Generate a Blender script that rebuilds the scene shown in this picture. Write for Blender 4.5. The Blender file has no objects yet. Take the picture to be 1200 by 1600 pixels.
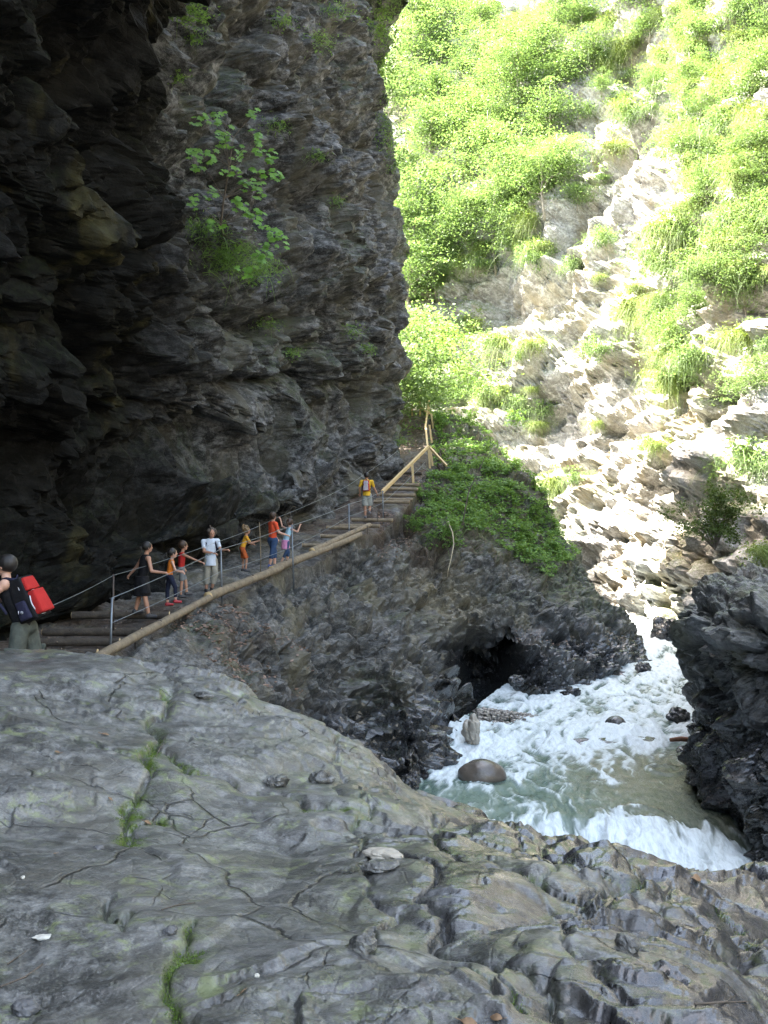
import bpy, math, random, time
import numpy as np
from mathutils import Vector, Matrix, Euler
from mathutils.bvhtree import BVHTree
T0 = time.time()
S = bpy.context.scene
COL = S.collection
rad = math.radians
random.seed(7)
RNG = np.random.default_rng(11)

# ------------------------------------------------------------ camera, light, exposure
F = 1555.0                                   # focal length in photograph pixels
cam_data = bpy.data.cameras.new('camera')
cam_data.sensor_fit = 'VERTICAL'
cam_data.sensor_height = 36.0
cam_data.lens = 36.0 * F / 1600.0
cam_data.clip_start = 0.1
cam_data.clip_end = 1000
cam = bpy.data.objects.new('camera', cam_data)
COL.objects.link(cam)
cam.location = (0, 0, 0)
cam.rotation_euler = (rad(90), 0, 0)
S.camera = cam

SUN_AZ = Vector((-0.98, 0.20, 0)).normalized()   # horizontal direction towards the sun
SUN_EL = rad(57)
world = bpy.data.worlds.new('World'); S.world = world
world.use_nodes = True
wn = world.node_tree.nodes; wl = world.node_tree.links
wn.clear()
sky = wn.new('ShaderNodeTexSky'); sky.sky_type = 'NISHITA'; sky.sun_disc = False
sky.sun_elevation = SUN_EL
sky.sun_rotation = math.atan2(SUN_AZ.x, SUN_AZ.y)
sky.air_density = 1.0; sky.dust_density = 2.5; sky.ozone_density = 0.6
bg = wn.new('ShaderNodeBackground'); bg.inputs['Strength'].default_value = 0.15
wo = wn.new('ShaderNodeOutputWorld')
hz = wn.new('ShaderNodeMix'); hz.data_type = 'RGBA'; hz.blend_type = 'MULTIPLY'; hz.inputs[0].default_value = 1.0
hz.inputs[7].default_value = (1.10, 1.0, .84, 1)           # thin bright cloud takes the blue out of the sky
wl.new(sky.outputs[0], hz.inputs[6]); wl.new(hz.outputs[2], bg.inputs[0]); wl.new(bg.outputs[0], wo.inputs[0])
sun_data = bpy.data.lights.new('sun', 'SUN')
sun_data.energy = 5.0; sun_data.angle = rad(0.53); sun_data.color = (1.0, 0.95, 0.87)
sun = bpy.data.objects.new('sun', sun_data); COL.objects.link(sun)
sd = Vector((SUN_AZ.x*math.cos(SUN_EL), SUN_AZ.y*math.cos(SUN_EL), math.sin(SUN_EL)))
sun.rotation_euler = (-sd).to_track_quat('-Z', 'Y').to_euler()
sun.location = sd*60
S.view_settings.view_transform = 'Standard'
S.view_settings.look = 'None'
S.view_settings.gamma = 1.0
S.view_settings.use_curve_mapping = False
S.view_settings.exposure = 3.7
try:
    S.cycles.use_denoising = True; S.cycles.denoiser = 'OPENIMAGEDENOISE'; S.cycles.denoising_prefilter = 'NONE'; S.cycles.denoising_input_passes = 'RGB_ALBEDO_NORMAL'
    S.cycles.max_bounces = 6; S.cycles.diffuse_bounces = 1; S.cycles.glossy_bounces = 3
    S.cycles.transmission_bounces = 4; S.cycles.transparent_max_bounces = 6
except Exception: pass

def at(px, py, Y):
    return (( px-600.0)/F*Y, Y, (800.0-py)/F*Y)

# ------------------------------------------------------------ noise
_G = np.random.default_rng(3).normal(size=(256, 3)).astype(np.float32)
_G /= np.linalg.norm(_G, axis=1)[:, None]
def _hash(x, y, z, s=0):
    h = (x.astype(np.int64)*73856093) ^ (y.astype(np.int64)*19349663) ^ (z.astype(np.int64)*83492791) ^ (s*2654435761)
    h &= 0xFFFFFFFF
    h = ((h ^ (h >> 15)) * 2246822519) & 0xFFFFFFFF
    h = ((h ^ (h >> 13)) * 3266489917) & 0xFFFFFFFF
    return h ^ (h >> 16)
def perlin(p, s=0):
    i = np.floor(p); f = (p - i).astype(np.float32); i = i.astype(np.int64)
    u = f*f*f*(f*(f*6-15)+10)
    out = np.zeros(len(p), np.float32)
    for dx in (0, 1):
        wx = u[:, 0] if dx else 1-u[:, 0]
        for dy in (0, 1):
            wy = u[:, 1] if dy else 1-u[:, 1]
            for dz in (0, 1):
                wz = u[:, 2] if dz else 1-u[:, 2]
                g = _G[_hash(i[:, 0]+dx, i[:, 1]+dy, i[:, 2]+dz, s) & 255]
                d = g[:, 0]*(f[:, 0]-dx) + g[:, 1]*(f[:, 1]-dy) + g[:, 2]*(f[:, 2]-dz)
                out += wx*wy*wz*d
    return out*1.6
def fbm(p, octv=4, s=0, gain=.5, ridged=False):
    a = 1.0; out = np.zeros(len(p), np.float32); q = p.copy()
    for o in range(octv):
        n = perlin(q, s+o)
        out += a*((1-2*np.abs(n)) if ridged else n)
        a *= gain; q = q*2.03+7.1
    return out
def worley(p, s=0, jit=.9):
    """F1, F2, three random numbers of the nearest cell, offset from its point"""
    i = np.floor(p).astype(np.int64); f = (p-i).astype(np.float32)
    n = len(p)
    F1 = np.full(n, 9., np.float32); F2 = np.full(n, 9., np.float32)
    ID = np.zeros(n, np.int64); OF = np.zeros((n, 3), np.float32)
    lo = np.where(f < .5, -1, 0)
    for dx in (0, 1):
        for dy in (0, 1):
            for dz in (0, 1):
                c = lo + np.array([dx, dy, dz])
                h = _hash(i[:, 0]+c[:, 0], i[:, 1]+c[:, 1], i[:, 2]+c[:, 2], s)
                r = np.stack([(h & 1023), ((h >> 10) & 1023), ((h >> 20) & 1023)], 1)/1023.0
                d = f - (c + .5 + (r-.5)*jit)
                dd = (d*d).sum(1)
                m = dd < F1
                F2 = np.where(m, F1, np.minimum(F2, dd))
                F1 = np.where(m, dd, F1)
                ID = np.where(m, h, ID); OF[m] = d[m]
    R = np.stack([(ID & 1023), ((ID >> 10) & 1023), ((ID >> 20) & 1023)], 1)/1023.0
    return np.sqrt(F1), np.sqrt(F2), R.astype(np.float32), OF
def rot(ax, ay, az):
    return np.array(Euler((rad(ax), rad(ay), rad(az))).to_matrix())
def facets(p, s=0, jit=.8, b=1.5, var=.6, tilt=1.0):
    """upper envelope of randomly tipped blocks, one to a cell: flat faces that meet in sharp joints; also F2-F1"""
    i = np.floor(p).astype(np.int64); f = (p-i).astype(np.float32)
    n = len(p); Hm = np.full(n, -9., np.float32); F1 = np.full(n, 9., np.float32); F2 = np.full(n, 9., np.float32)
    lo = np.where(f < .5, -1, 0)
    for dx in (0, 1):
        for dy in (0, 1):
            for dz in (0, 1):
                c = lo + np.array([dx, dy, dz])
                h = _hash(i[:, 0]+c[:, 0], i[:, 1]+c[:, 1], i[:, 2]+c[:, 2], s)
                r = np.stack([(h & 1023), ((h >> 10) & 1023), ((h >> 20) & 1023)], 1)/1023.0
                g = _G[(h >> 7) & 255]
                d = (f - (c + .5 + (r-.5)*jit)).astype(np.float32)
                dd = (d*d).sum(1)
                m_ = np.abs(d).max(1)+.25*np.abs(d).sum(1); Hm = np.maximum(Hm, (r[:, 0]-.5)*var + (d*g).sum(1)*tilt*.55 - b*np.maximum(m_-.30, 0))
                F2 = np.where(dd < F1, F1, np.minimum(F2, dd)); F1 = np.minimum(F1, dd)
    return Hm, np.sqrt(F2)-np.sqrt(F1)
def blocks(P, M, size, s, amp, tilt=.9, crev=.2, w=.03):
    h, e = facets((P @ M.T)/np.array(size), s, tilt=tilt)
    c = np.exp(-e/w)
    return amp*(h-crev*c), np.exp(-e/.08)
def carve(P, pts, depth, width, env=None):
    """a groove that follows points read from the photograph, found on the surface itself"""
    u, v = 600+F*P[..., 0]/np.maximum(P[..., 1], .1), 800-F*P[..., 2]/np.maximum(P[..., 1], .1); W_ = []
    for q in pts:
        d = (u-q[0])**2+(v-q[1])**2 + np.where(P[..., 1] < 2, 1e9, 0); m = d < max(50, d.min()+10); y = np.where(m, P[..., 1], 1e9); W_.append(P.reshape(-1, 3)[np.argmin(y)])
    best = np.full(P.shape[:2], 9.); 
    for a, b in zip(W_[:-1], W_[1:]):
        ab = b-a; t = np.clip(((P-a) @ ab)/(ab @ ab+1e-9), 0, 1); best = np.minimum(best, np.linalg.norm(P-(a+t[..., None]*ab), axis=2))
    return depth*np.exp(-(best/width)**2)
def sstep(a, b, x):
    t = np.clip((x-a)/(b-a), 0, 1); return t*t*(3-2*t)

# ------------------------------------------------------------ object helpers
def tag(o, label=None, cat=None, group=None, kind=None):
    if label: o['label'] = label
    if cat: o['category'] = cat
    if group: o['group'] = group
    if kind: o['kind'] = kind
    return o
def mesh_np(name, V, Fc, mat=None, smooth=True, attrs=None, cols=None):
    me = bpy.data.meshes.new(name)
    V = np.asarray(V, np.float32); Fc = np.asarray(Fc, np.int32)
    k = Fc.shape[1]
    me.vertices.add(len(V)); me.vertices.foreach_set('co', V.ravel())
    me.loops.add(Fc.size); me.loops.foreach_set('vertex_index', Fc.ravel())
    me.polygons.add(len(Fc))
    me.polygons.foreach_set('loop_start', np.arange(0, Fc.size, k, dtype=np.int32))
    me.polygons.foreach_set('loop_total', np.full(len(Fc), k, np.int32))
    me.polygons.foreach_set('use_smooth', np.full(len(Fc), smooth))
    for an, av in (attrs or {}).items():
        a = me.attributes.new(an, 'FLOAT', 'POINT'); a.data.foreach_set('value', np.asarray(av, np.float32).ravel())
    me.update(calc_edges=True); me.validate()
    if mat: me.materials.append(mat)
    return me
def link(name, me, parent=None):
    o = bpy.data.objects.new(name, me); COL.objects.link(o)
    if parent: o.parent = parent
    return o
def grid_faces(nu, nv):
    a = np.arange(nu*nv).reshape(nu, nv)
    return np.stack([a[:-1, :-1], a[1:, :-1], a[1:, 1:], a[:-1, 1:]], -1).reshape(-1, 4)
def normals(P):
    du = np.gradient(P, axis=0); dv = np.gradient(P, axis=1)
    n = np.cross(du, dv); n /= np.linalg.norm(n, axis=2)[..., None]+1e-9
    return n
def cr(C, t):
    """Catmull-Rom along axis 0 of C at parameters t"""
    n = len(C); i = np.clip(np.floor(t).astype(int), 0, n-2); f = (t-i)
    f = f.reshape((-1,)+(1,)*(C.ndim-1))
    p0 = C[np.maximum(i-1, 0)]; p1 = C[i]; p2 = C[i+1]; p3 = C[np.minimum(i+2, n-1)]
    return .5*((2*p1)+(-p0+p2)*f+(2*p0-5*p1+4*p2-p3)*f*f+(-p0+3*p1-3*p2+p3)*f**3)
def loft(C, nu, nv, near=12.0, vis=None):
    """C[station, level, xyz] -> dense grid, denser where it is close to the camera"""
    C = np.asarray(C, float)
    def coarse(nu, nv, tu, tv):
        A = cr(C, tu); A = np.moveaxis(cr(np.moveaxis(A, 1, 0), tv), 0, 1); return A
    tu = np.linspace(0, C.shape[0]-1, 121); tv = np.linspace(0, C.shape[1]-1, 121)
    A = coarse(0, 0, tu, tv)
    d = np.maximum(np.linalg.norm(A, axis=2), near)
    W = 1/d
    # what lies far outside the view gets few vertices
    ax = np.abs(A[..., 0]/np.maximum(A[..., 1], .5)); az = np.abs(A[..., 2]/np.maximum(A[..., 1], .5))
    out = (ax > .46) | (az > .60) | (A[..., 1] < 1)
    W = np.where(out, W*.12, W)
    su = np.linalg.norm(np.diff(A, axis=0), axis=2)*W[1:]; sv = np.linalg.norm(np.diff(A, axis=1), axis=2)*W[:, 1:]
    cu = np.concatenate([[0], np.cumsum(np.percentile(su, 85, axis=1))]); cv = np.concatenate([[0], np.cumsum(np.percentile(sv, 85, axis=0))])
    tu2 = np.interp(np.linspace(0, cu[-1], nu), cu, tu); tv2 = np.interp(np.linspace(0, cv[-1], nv), cv, tv)
    return coarse(0, 0, tu2, tv2)
class TPS:
    def __init__(self, pts, lam=.02):
        p = np.array(pts, float); self.c = p[:, :2]; n = len(p)
        K = self.k(np.linalg.norm(self.c[:, None]-self.c[None], axis=2)) + np.eye(n)*lam*5
        Pm = np.hstack([np.ones((n, 1)), self.c])
        A = np.block([[K, Pm], [Pm.T, np.zeros((3, 3))]])
        self.w = np.linalg.solve(A, np.concatenate([p[:, 2], [0, 0, 0]]))
    def k(self, r): return np.where(r > 1e-6, r*r*np.log(np.maximum(r, 1e-6)), 0)
    def __call__(self, X, Y):
        X = np.atleast_1d(X); Y = np.atleast_1d(Y); out = np.zeros(X.shape)
        xf = X.ravel(); yf = Y.ravel(); o = np.zeros(len(xf))
        for a in range(0, len(xf), 60000):
            q = np.stack([xf[a:a+60000], yf[a:a+60000]], 1)
            r = np.sqrt(((q[:, None]-self.c[None])**2).sum(2))
            o[a:a+60000] = self.k(r) @ self.w[:-3] + self.w[-3] + q @ self.w[-2:]
        return o.reshape(X.shape)

# ------------------------------------------------------------ materials
def new_mat(name):
    m = bpy.data.materials.new(name); m.use_nodes = True
    nt = m.node_tree; nt.nodes.clear()
    out = nt.nodes.new('ShaderNodeOutputMaterial'); b = nt.nodes.new('ShaderNodeBsdfPrincipled')
    nt.links.new(b.outputs[0], out.inputs[0])
    return m, nt, b, out
def N(nt, t, **kw):
    n = nt.nodes.new(t)
    for k, v in kw.items():
        if k.startswith('i_'): n.inputs[k[2:].replace('_', ' ')].default_value = v
        else: setattr(n, k, v)
    return n
def noise(nt, vec, scale, detail=4, rough=.55, dist=0):
    n = N(nt, 'ShaderNodeTexNoise'); n.inputs['Scale'].default_value = scale
    n.inputs['Detail'].default_value = detail; n.inputs['Roughness'].default_value = rough
    n.inputs['Distortion'].default_value = dist
    nt.links.new(vec, n.inputs['Vector']); return n.outputs['Fac']
def ramp(nt, fac, stops):
    r = N(nt, 'ShaderNodeValToRGB'); e = r.color_ramp.elements
    while len(e) < len(stops): e.new(.5)
    for el, (p, c) in zip(e, stops):
        el.position = p; el.color = (c, c, c, 1) if isinstance(c, (int, float)) else tuple(c)+(1,)
    nt.links.new(fac, r.inputs[0]); return r.outputs[0]
def mix(nt, fac, a, b, mode='MIX'):
    m = N(nt, 'ShaderNodeMix', data_type='RGBA', blend_type=mode)
    for sock, v in ((m.inputs['Factor'], fac), (m.inputs[6], a), (m.inputs[7], b)):
        if hasattr(v, 'is_output'): nt.links.new(v, sock)
        elif isinstance(v, (int, float)): sock.default_value = v
        else: sock.default_value = tuple(v)+(1,)
    return m.outputs[2]
def mth(nt, op, a, b=0.0, clamp=False):
    m = N(nt, 'ShaderNodeMath', operation=op, use_clamp=clamp)
    for sock, v in ((m.inputs[0], a), (m.inputs[1], b)):
        if hasattr(v, 'is_output'): nt.links.new(v, sock)
        else: sock.default_value = v
    return m.outputs[0]
def attr(nt, name):
    a = N(nt, 'ShaderNodeAttribute'); a.attribute_name = name; return a.outputs['Fac']
def coords(nt, scale=(1, 1, 1), rotation=(0, 0, 0)):
    tc = N(nt, 'ShaderNodeTexCoord'); mp = N(nt, 'ShaderNodeMapping')
    mp.inputs['Scale'].default_value = scale; mp.inputs['Rotation'].default_value = rotation
    nt.links.new(tc.outputs['Object'], mp.inputs[0]); return mp.outputs[0]

def rock_material(name, dark, mid, light, stain=None, moss=None, rough=(.45, .8), scale=1.0, bump=.6, strat=(1, 1, 1.8), dirt=None, lichen=None, wet=False, shade_tint=False, spec=.45, pale=False, cracks=None):
    m, nt, b, out = new_mat(name)
    v = coords(nt); vs = coords(nt, strat, (rad(12), rad(-18), 0))
    n1 = noise(nt, v, .55*scale, 5, .6); n2 = noise(nt, vs, 2.4*scale, 8, .72); n3 = noise(nt, v, 9*scale, 8, .75)
    c = mix(nt, ramp(nt, n1, [(.42, 0.), (.58, 1.)]), dark, mid)
    c = mix(nt, ramp(nt, n2, [(.46, 0.), (.62, 1.)]), c, light)
    c = mix(nt, mth(nt, 'MULTIPLY', ramp(nt, n3, [(.38, 1.), (.56, 0.)]), .6), c, tuple(x*.5 for x in dark))
    n4 = noise(nt, v, 34*scale, 4, .7); c = mix(nt, mth(nt, 'MULTIPLY', ramp(nt, n4, [(.54, 0.), (.66, 1.)]), .4), c, tuple(min(1, x*1.35) for x in light))
    vein = noise(nt, vs, 1.7*scale, 3, .5, 1.5)
    vv = mth(nt, 'ABSOLUTE', mth(nt, 'SUBTRACT', vein, .5))
    c = mix(nt, mth(nt, 'MULTIPLY', ramp(nt, vv, [(.0, 1.), (.006, 0.)]), .35), c, tuple(min(1, x*2.2) for x in mid))
    if stain:
        ns = noise(nt, coords(nt, (1, 1, .35)), .8*scale, 5, .6)
        c = mix(nt, ramp(nt, ns, [(.5, 0.), (.66, .8)]), c, stain)
    if shade_tint:      # near-black shade painted on the overhung part of the wall, with olive algae streaks
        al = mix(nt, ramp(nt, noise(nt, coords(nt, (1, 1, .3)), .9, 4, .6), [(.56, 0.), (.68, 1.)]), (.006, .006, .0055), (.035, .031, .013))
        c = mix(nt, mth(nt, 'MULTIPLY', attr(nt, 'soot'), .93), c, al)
    if lichen:
        nl = noise(nt, v, 3.1*scale, 8, .75, .8); nl2 = noise(nt, v, .8*scale, 2)
        c = mix(nt, mth(nt, 'MULTIPLY', ramp(nt, nl, [(.52, 0.), (.6, .75)]), ramp(nt, nl2, [(.48, 0.), (.6, 1.)])), c, lichen)
    if pale: c = mix(nt, mth(nt, 'MULTIPLY', attr(nt, 'pale'), ramp(nt, noise(nt, v, 1.6, 3, .6), [(.38, .15), (.55, 1.)])), c, mix(nt, ramp(nt, n3, [(.35, 0.), (.65, 1.)]), (.13, .11, .065), (.30, .26, .17)))
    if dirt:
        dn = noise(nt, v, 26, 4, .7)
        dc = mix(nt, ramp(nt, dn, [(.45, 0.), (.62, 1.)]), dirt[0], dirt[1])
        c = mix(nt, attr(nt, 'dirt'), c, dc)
    if moss:
        mn = noise(nt, v, 30, 4, .7)
        mc = mix(nt, ramp(nt, mn, [(.35, 0.), (.65, 1.)]), moss[0], moss[1])
        ma = mth(nt, 'MULTIPLY', attr(nt, 'moss'), ramp(nt, noise(nt, v, 9, 6, .75), [(.44, 0.), (.54, 1.)]))
        c = mix(nt, ma, c, mc)
    crk = None
    if cracks:    # hair cracks filled with dark dirt, at three sizes, each only in patches
        wv = N(nt, 'ShaderNodeTexNoise'); wv.inputs['Scale'].default_value = 3.0; wv.inputs['Detail'].default_value = 5; nt.links.new(v, wv.inputs['Vector'])
        va = N(nt, 'ShaderNodeVectorMath', operation='SCALE'); nt.links.new(wv.outputs['Color'], va.inputs[0]); va.inputs['Scale'].default_value = .2
        vb = N(nt, 'ShaderNodeVectorMath', operation='ADD'); nt.links.new(v, vb.inputs[0]); nt.links.new(va.outputs[0], vb.inputs[1])
        for sc_, wd_, th_ in cracks:
            vo_ = N(nt, 'ShaderNodeTexVoronoi', feature='DISTANCE_TO_EDGE'); vo_.inputs['Scale'].default_value = sc_; nt.links.new(vb.outputs[0], vo_.inputs['Vector'])
            one = mth(nt, 'MULTIPLY', ramp(nt, vo_.outputs[0], [(0., 1.), (wd_, 0.)]), ramp(nt, noise(nt, v, sc_*.45+.3, 3, .6), [(th_, 0.), (th_+.06, 1.)]))
            crk = one if crk is None else mth(nt, 'MAXIMUM', crk, one)
        c = mix(nt, mth(nt, 'MULTIPLY', crk, .8), c, (.018, .018, .014))
        sp_ = noise(nt, v, 90, 3, .8); c = mix(nt, mth(nt, 'MULTIPLY', ramp(nt, sp_, [(.60, 0.), (.68, 1.)]), .3), c, (.30, .30, .28)); c = mix(nt, mth(nt, 'MULTIPLY', ramp(nt, noise(nt, v, 60, 4, .8), [(.36, 1.), (.43, 0.)]), .5), c, (.03, .03, .028))
    if wet: c = mix(nt, mth(nt, 'MULTIPLY', attr(nt, 'wet'), .95), c, mix(nt, 1.0, c, (.23, .24, .30), 'MULTIPLY'))     # wet rock is darker
    nt.links.new(c, b.inputs['Base Color'])
    r = ramp(nt, noise(nt, v, 1.3*scale, 5, .6), [(.35, rough[0]), (.65, rough[1])])
    if wet:
        r = mix(nt, attr(nt, 'wet'), r, (.2,)*3)
        nt.links.new(mth(nt, 'MULTIPLY', attr(nt, 'wet'), .55), b.inputs['Coat Weight']); b.inputs['Coat IOR'].default_value = 1.6
        nt.links.new(ramp(nt, noise(nt, v, 2.2, 4, .6), [(.4, .08), (.65, .28)]), b.inputs['Coat Roughness'])
    nt.links.new(r, b.inputs['Roughness'])
    b.inputs['Specular IOR Level'].default_value = spec
    if shade_tint: nt.links.new(mth(nt, 'MULTIPLY', mth(nt, 'SUBTRACT', 1.0, mth(nt, 'MULTIPLY', attr(nt, 'soot'), .85)), spec), b.inputs['Specular IOR Level'])
    h = mth(nt, 'ADD', mth(nt, 'MULTIPLY', noise(nt, vs, 4.5*scale, 8, .62), .40), mth(nt, 'MULTIPLY', noise(nt, v, 20*scale, 5, .65), .14))
    vo = N(nt, 'ShaderNodeTexVoronoi', feature='DISTANCE_TO_EDGE'); vo.inputs['Scale'].default_value = 2.6*scale
    nt.links.new(vs, vo.inputs['Vector'])
    h = mth(nt, 'ADD', h, mth(nt, 'MULTIPLY', ramp(nt, vo.outputs[0], [(0., 0.), (.05, 1.)]), .05))
    if crk is not None: h = mth(nt, 'SUBTRACT', h, mth(nt, 'MULTIPLY', crk, .35))
    bp = N(nt, 'ShaderNodeBump'); bp.inputs['Strength'].default_value = 1.0; bp.inputs['Distance'].default_value = bump
    nt.links.new(h, bp.inputs['Height']); nt.links.new(bp.outputs[0], b.inputs['Normal'])
    return m
def plain(name, col, rough=.7, metal=0, var=.25, scale=14, bump=0.0, col2=None, spec=.5):
    m, nt, b, out = new_mat(name)
    v = coords(nt); n = noise(nt, v, scale, 5, .65)
    c2 = col2 or tuple(x*(1-var) for x in col)
    c = mix(nt, ramp(nt, n, [(.35, 0.), (.65, 1.)]), c2, col)
    nt.links.new(c, b.inputs['Base Color']); b.inputs['Roughness'].default_value = rough
    b.inputs['Metallic'].default_value = metal; b.inputs['Specular IOR Level'].default_value = spec
    if bump:
        bp = N(nt, 'ShaderNodeBump'); bp.inputs['Distance'].default_value = bump; bp.inputs['Strength'].default_value = .8
        nt.links.new(noise(nt, v, scale*2, 5, .7), bp.inputs['Height']); nt.links.new(bp.outputs[0], b.inputs['Normal'])
    return m
def leaf_mat(name, c1, c2, trans=.45, rough=.55, tcol=(1.15, 1.1, .6)):
    m, nt, b, out = new_mat(name)
    nt.nodes.remove(b)
    v = coords(nt); n = noise(nt, v, 1.6, 4, .6)
    oi = N(nt, 'ShaderNodeAttribute'); oi.attribute_name = 'tint'
    f = mth(nt, 'ADD', mth(nt, 'MULTIPLY', n, .5), mth(nt, 'MULTIPLY', oi.outputs['Fac'], .55), True)
    c = mix(nt, f, c1, c2)
    d = N(nt, 'ShaderNodeBsdfPrincipled'); d.inputs['Roughness'].default_value = rough; d.inputs['Specular IOR Level'].default_value = .35
    t = N(nt, 'ShaderNodeBsdfTranslucent')
    nt.links.new(c, d.inputs['Base Color'])
    tc = mix(nt, 1.0, c, tcol, 'MULTIPLY'); nt.links.new(tc, t.inputs[0])
    ms = N(nt, 'ShaderNodeMixShader'); ms.inputs[0].default_value = trans
    nt.links.new(d.outputs[0], ms.inputs[1]); nt.links.new(t.outputs[0], ms.inputs[2]); nt.links.new(ms.outputs[0], out.inputs[0])
    return m
# ------------------------------------------------------------ large structure
M_CLIFF = rock_material('cliff_rock', (.018, .018, .0175), (.045, .045, .0435), (.20, .20, .20), stain=(.085, .08, .058), moss=((.03, .05, .012), (.07, .10, .03)), rough=(.6, .9), scale=1.0, bump=.10, shade_tint=True, spec=.22)
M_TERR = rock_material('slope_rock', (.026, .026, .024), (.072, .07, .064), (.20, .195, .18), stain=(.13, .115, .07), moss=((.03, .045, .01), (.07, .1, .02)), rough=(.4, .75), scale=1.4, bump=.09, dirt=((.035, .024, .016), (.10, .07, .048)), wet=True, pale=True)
M_FORE = rock_material('foreground_rock', (.05, .05, .044), (.125, .124, .112), (.24, .238, .22), stain=(.105, .10, .082), moss=((.035, .06, .008), (.11, .16, .02)), rough=(.3, .52), scale=2.6, bump=.03, spec=.45, cracks=[(.9, .008, .46), (2.3, .014, .56)], lichen=(.20, .23, .10), wet=True)
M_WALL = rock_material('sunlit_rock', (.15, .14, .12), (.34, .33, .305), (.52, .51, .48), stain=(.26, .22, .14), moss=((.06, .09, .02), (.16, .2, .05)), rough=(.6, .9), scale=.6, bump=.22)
M_NEAR = rock_material('river_rock', (.04, .04, .038), (.09, .089, .084), (.19, .188, .18), stain=(.10, .095, .06), moss=((.03, .05, .012), (.08, .11, .03)), rough=(.35, .7), scale=1.5, bump=.09, wet=True)

STRATA = rot(14, -16, 8)
def outward(P, n, towards):
    """flip normals so that they face the point"""
    c = P.reshape(-1, 3).mean(0); s = (n*(np.array(towards)-P)).sum(2).mean()
    return n if s > 0 else -n

def rocky(P, nrm, spec, warp=.25, s0=0):
    """spec list of (size, amp, tilt, crev, w, rotation)"""
    sh = P.shape[:2]; p = P.reshape(-1, 3).astype(np.float32)
    w = np.stack([fbm(p*.9+17*k, 3, s0+50+k) for k in range(3)], 1)*warp
    pw = p + w
    D = np.zeros(len(p), np.float32); cav = np.zeros(len(p), np.float32)
    for k, (size, amp, tilt, crev, wd, M) in enumerate(spec):
        h, c = blocks(pw, M, size, s0+k*7+1, 1.0, tilt, crev, wd)
        a = amp if np.isscalar(amp) else amp.reshape(-1)
        D += h*a; cav = np.maximum(cav, c*np.minimum(1, np.mean(a)*6))
    return D.reshape(sh), cav.reshape(sh)

# --- left cliff: stations from behind the photographer to the far corner and round it
H = [-2.5, 0, 1.2, 2.5, 4.5, 7.5, 11, 15, 20, 27, 38, 58]
ST = [  # x, y, base z, normal angle (deg, 0=+X), offsets
 (-12, -50, -2.3, 0,  [0, 0, 0, .2, .5, 1, 1, 1, .5, 0, -1, -3]),
 (-12, -22, -2.3, 0,  [0, 0, 0, .2, .5, 1, 1, 1, .5, 0, -1, -3]),
 (-9.5, -6, -2.3, 0,  [0, 0, 0, .2, .5, 1, 1, 1, .5, 0, -1, -3]),
 (-8.0, 5, -2.4, 0,   [0, 0, -.2, .0, .5, 1.2, 1.8, 2.5, 2.5, 2, 1, 0]),
 (-7.2, 11.5, -2.4, 0,  [-.4, 0, -.4, -.2, .6, 1.5, 2.8, 6.0, 9, 9.5, 8, 6]),
 (-6.9, 16, -2.5, -3,  [-.5, 0, -.5, -.2, .7, 1.9, 3.2, 8.0, 11.5, 12, 11, 9]),  # unseen upper overhang widened hereabouts to deepen the shade below
 (-6.5, 21, -2.3, -10, [-.5, 0, -.4, -.3, .6, 1.6, 2.2, 6.2, 10, 11, 10, 8]),
 (-5.2, 26, -1.8, -18, [-.5, 0, .2, -.4, .5, .8, .6, 0, 1.2, 3, 4, 3]),
 (-3.9, 30.5, -1.0, -24, [-.5, 0, .8, -.3, .8, 1.0, .5, .2, -.2, -.4, -.5, -1]),
 (-2.0, 35.5, .2, -27,  [-.4, 0, .7, -.3, .5, .8, .5, .1, -.3, -.4, -.5, -1]),
 (-.5, 40, 1.2, -27,  [-.4, 0, .1, -.1, .4, .6, .4, .1, -.2, -.3, -.3, -1]),
 (.55, 43, 2.0, -25,  [-.4, 0, .0, 0, .3, .5, .3, -.1, -.3, -.3, -.3, -1]),
 (.95, 46, 3.1, -5,   [-.4, 0, 0, .1, .3, .5, .1, -.4, -.5, -.4, -.4, -1]),
 (.75, 49.0, 4.2, 20,  [-.4, 0, 0, .1, .2, .3, 0, -.4, -.4, -.4, -.6, -1]),
 (.3, 51.2, 5, 55,    [-.4, 0, 0, .1, .2, .2, 0, -.4, -.4, -.4, -.6, -1]),
 (-2.2, 52.3, 5, 80,    [-.4, 0, 0, .1, .2, .2, 0, -.4, -.4, -.4, -.6, -1]),
 (-9, 53, 6, 90,      [0, 0, 0, 0, 0, 0, 0, 0, 0, 0, 0, 0]),
 (-30, 53, 6, 90,     [0, 0, 0, 0, 0, 0, 0, 0, 0, 0, 0, 0]),
]
C = []
for x, y, zb, ang, off in ST:
    n = (math.cos(rad(ang)), math.sin(rad(ang)))
    kz = .06 if y > 42 else .5 if y > 39 else 1.0
    C.append([(x+n[0]*o, y+n[1]*o, zb+(h if h <= 20 else 20+(h-20)*kz)) for h, o in zip(H, off)])
P = loft(C, 520, 430)
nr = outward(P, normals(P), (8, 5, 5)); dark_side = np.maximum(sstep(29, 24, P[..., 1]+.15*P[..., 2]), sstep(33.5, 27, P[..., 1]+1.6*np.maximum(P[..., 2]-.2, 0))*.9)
p = P.reshape(-1, 3)
low = (fbm(p*np.array([.16, .16, .22]), 4, 5)*.9).reshape(P.shape[:2])
strat = np.sin((p @ STRATA.T)[:, 2]*2.6 + fbm(p*.3, 2, 77)*2.5).reshape(P.shape[:2])*.10
far = sstep(26, 38, P[..., 1])
base_fade = sstep(-2.0, 2.0, P[..., 2]-np.interp(P[..., 1], [10, 25, 46], [-2.4, -2, 3.5]))
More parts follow.
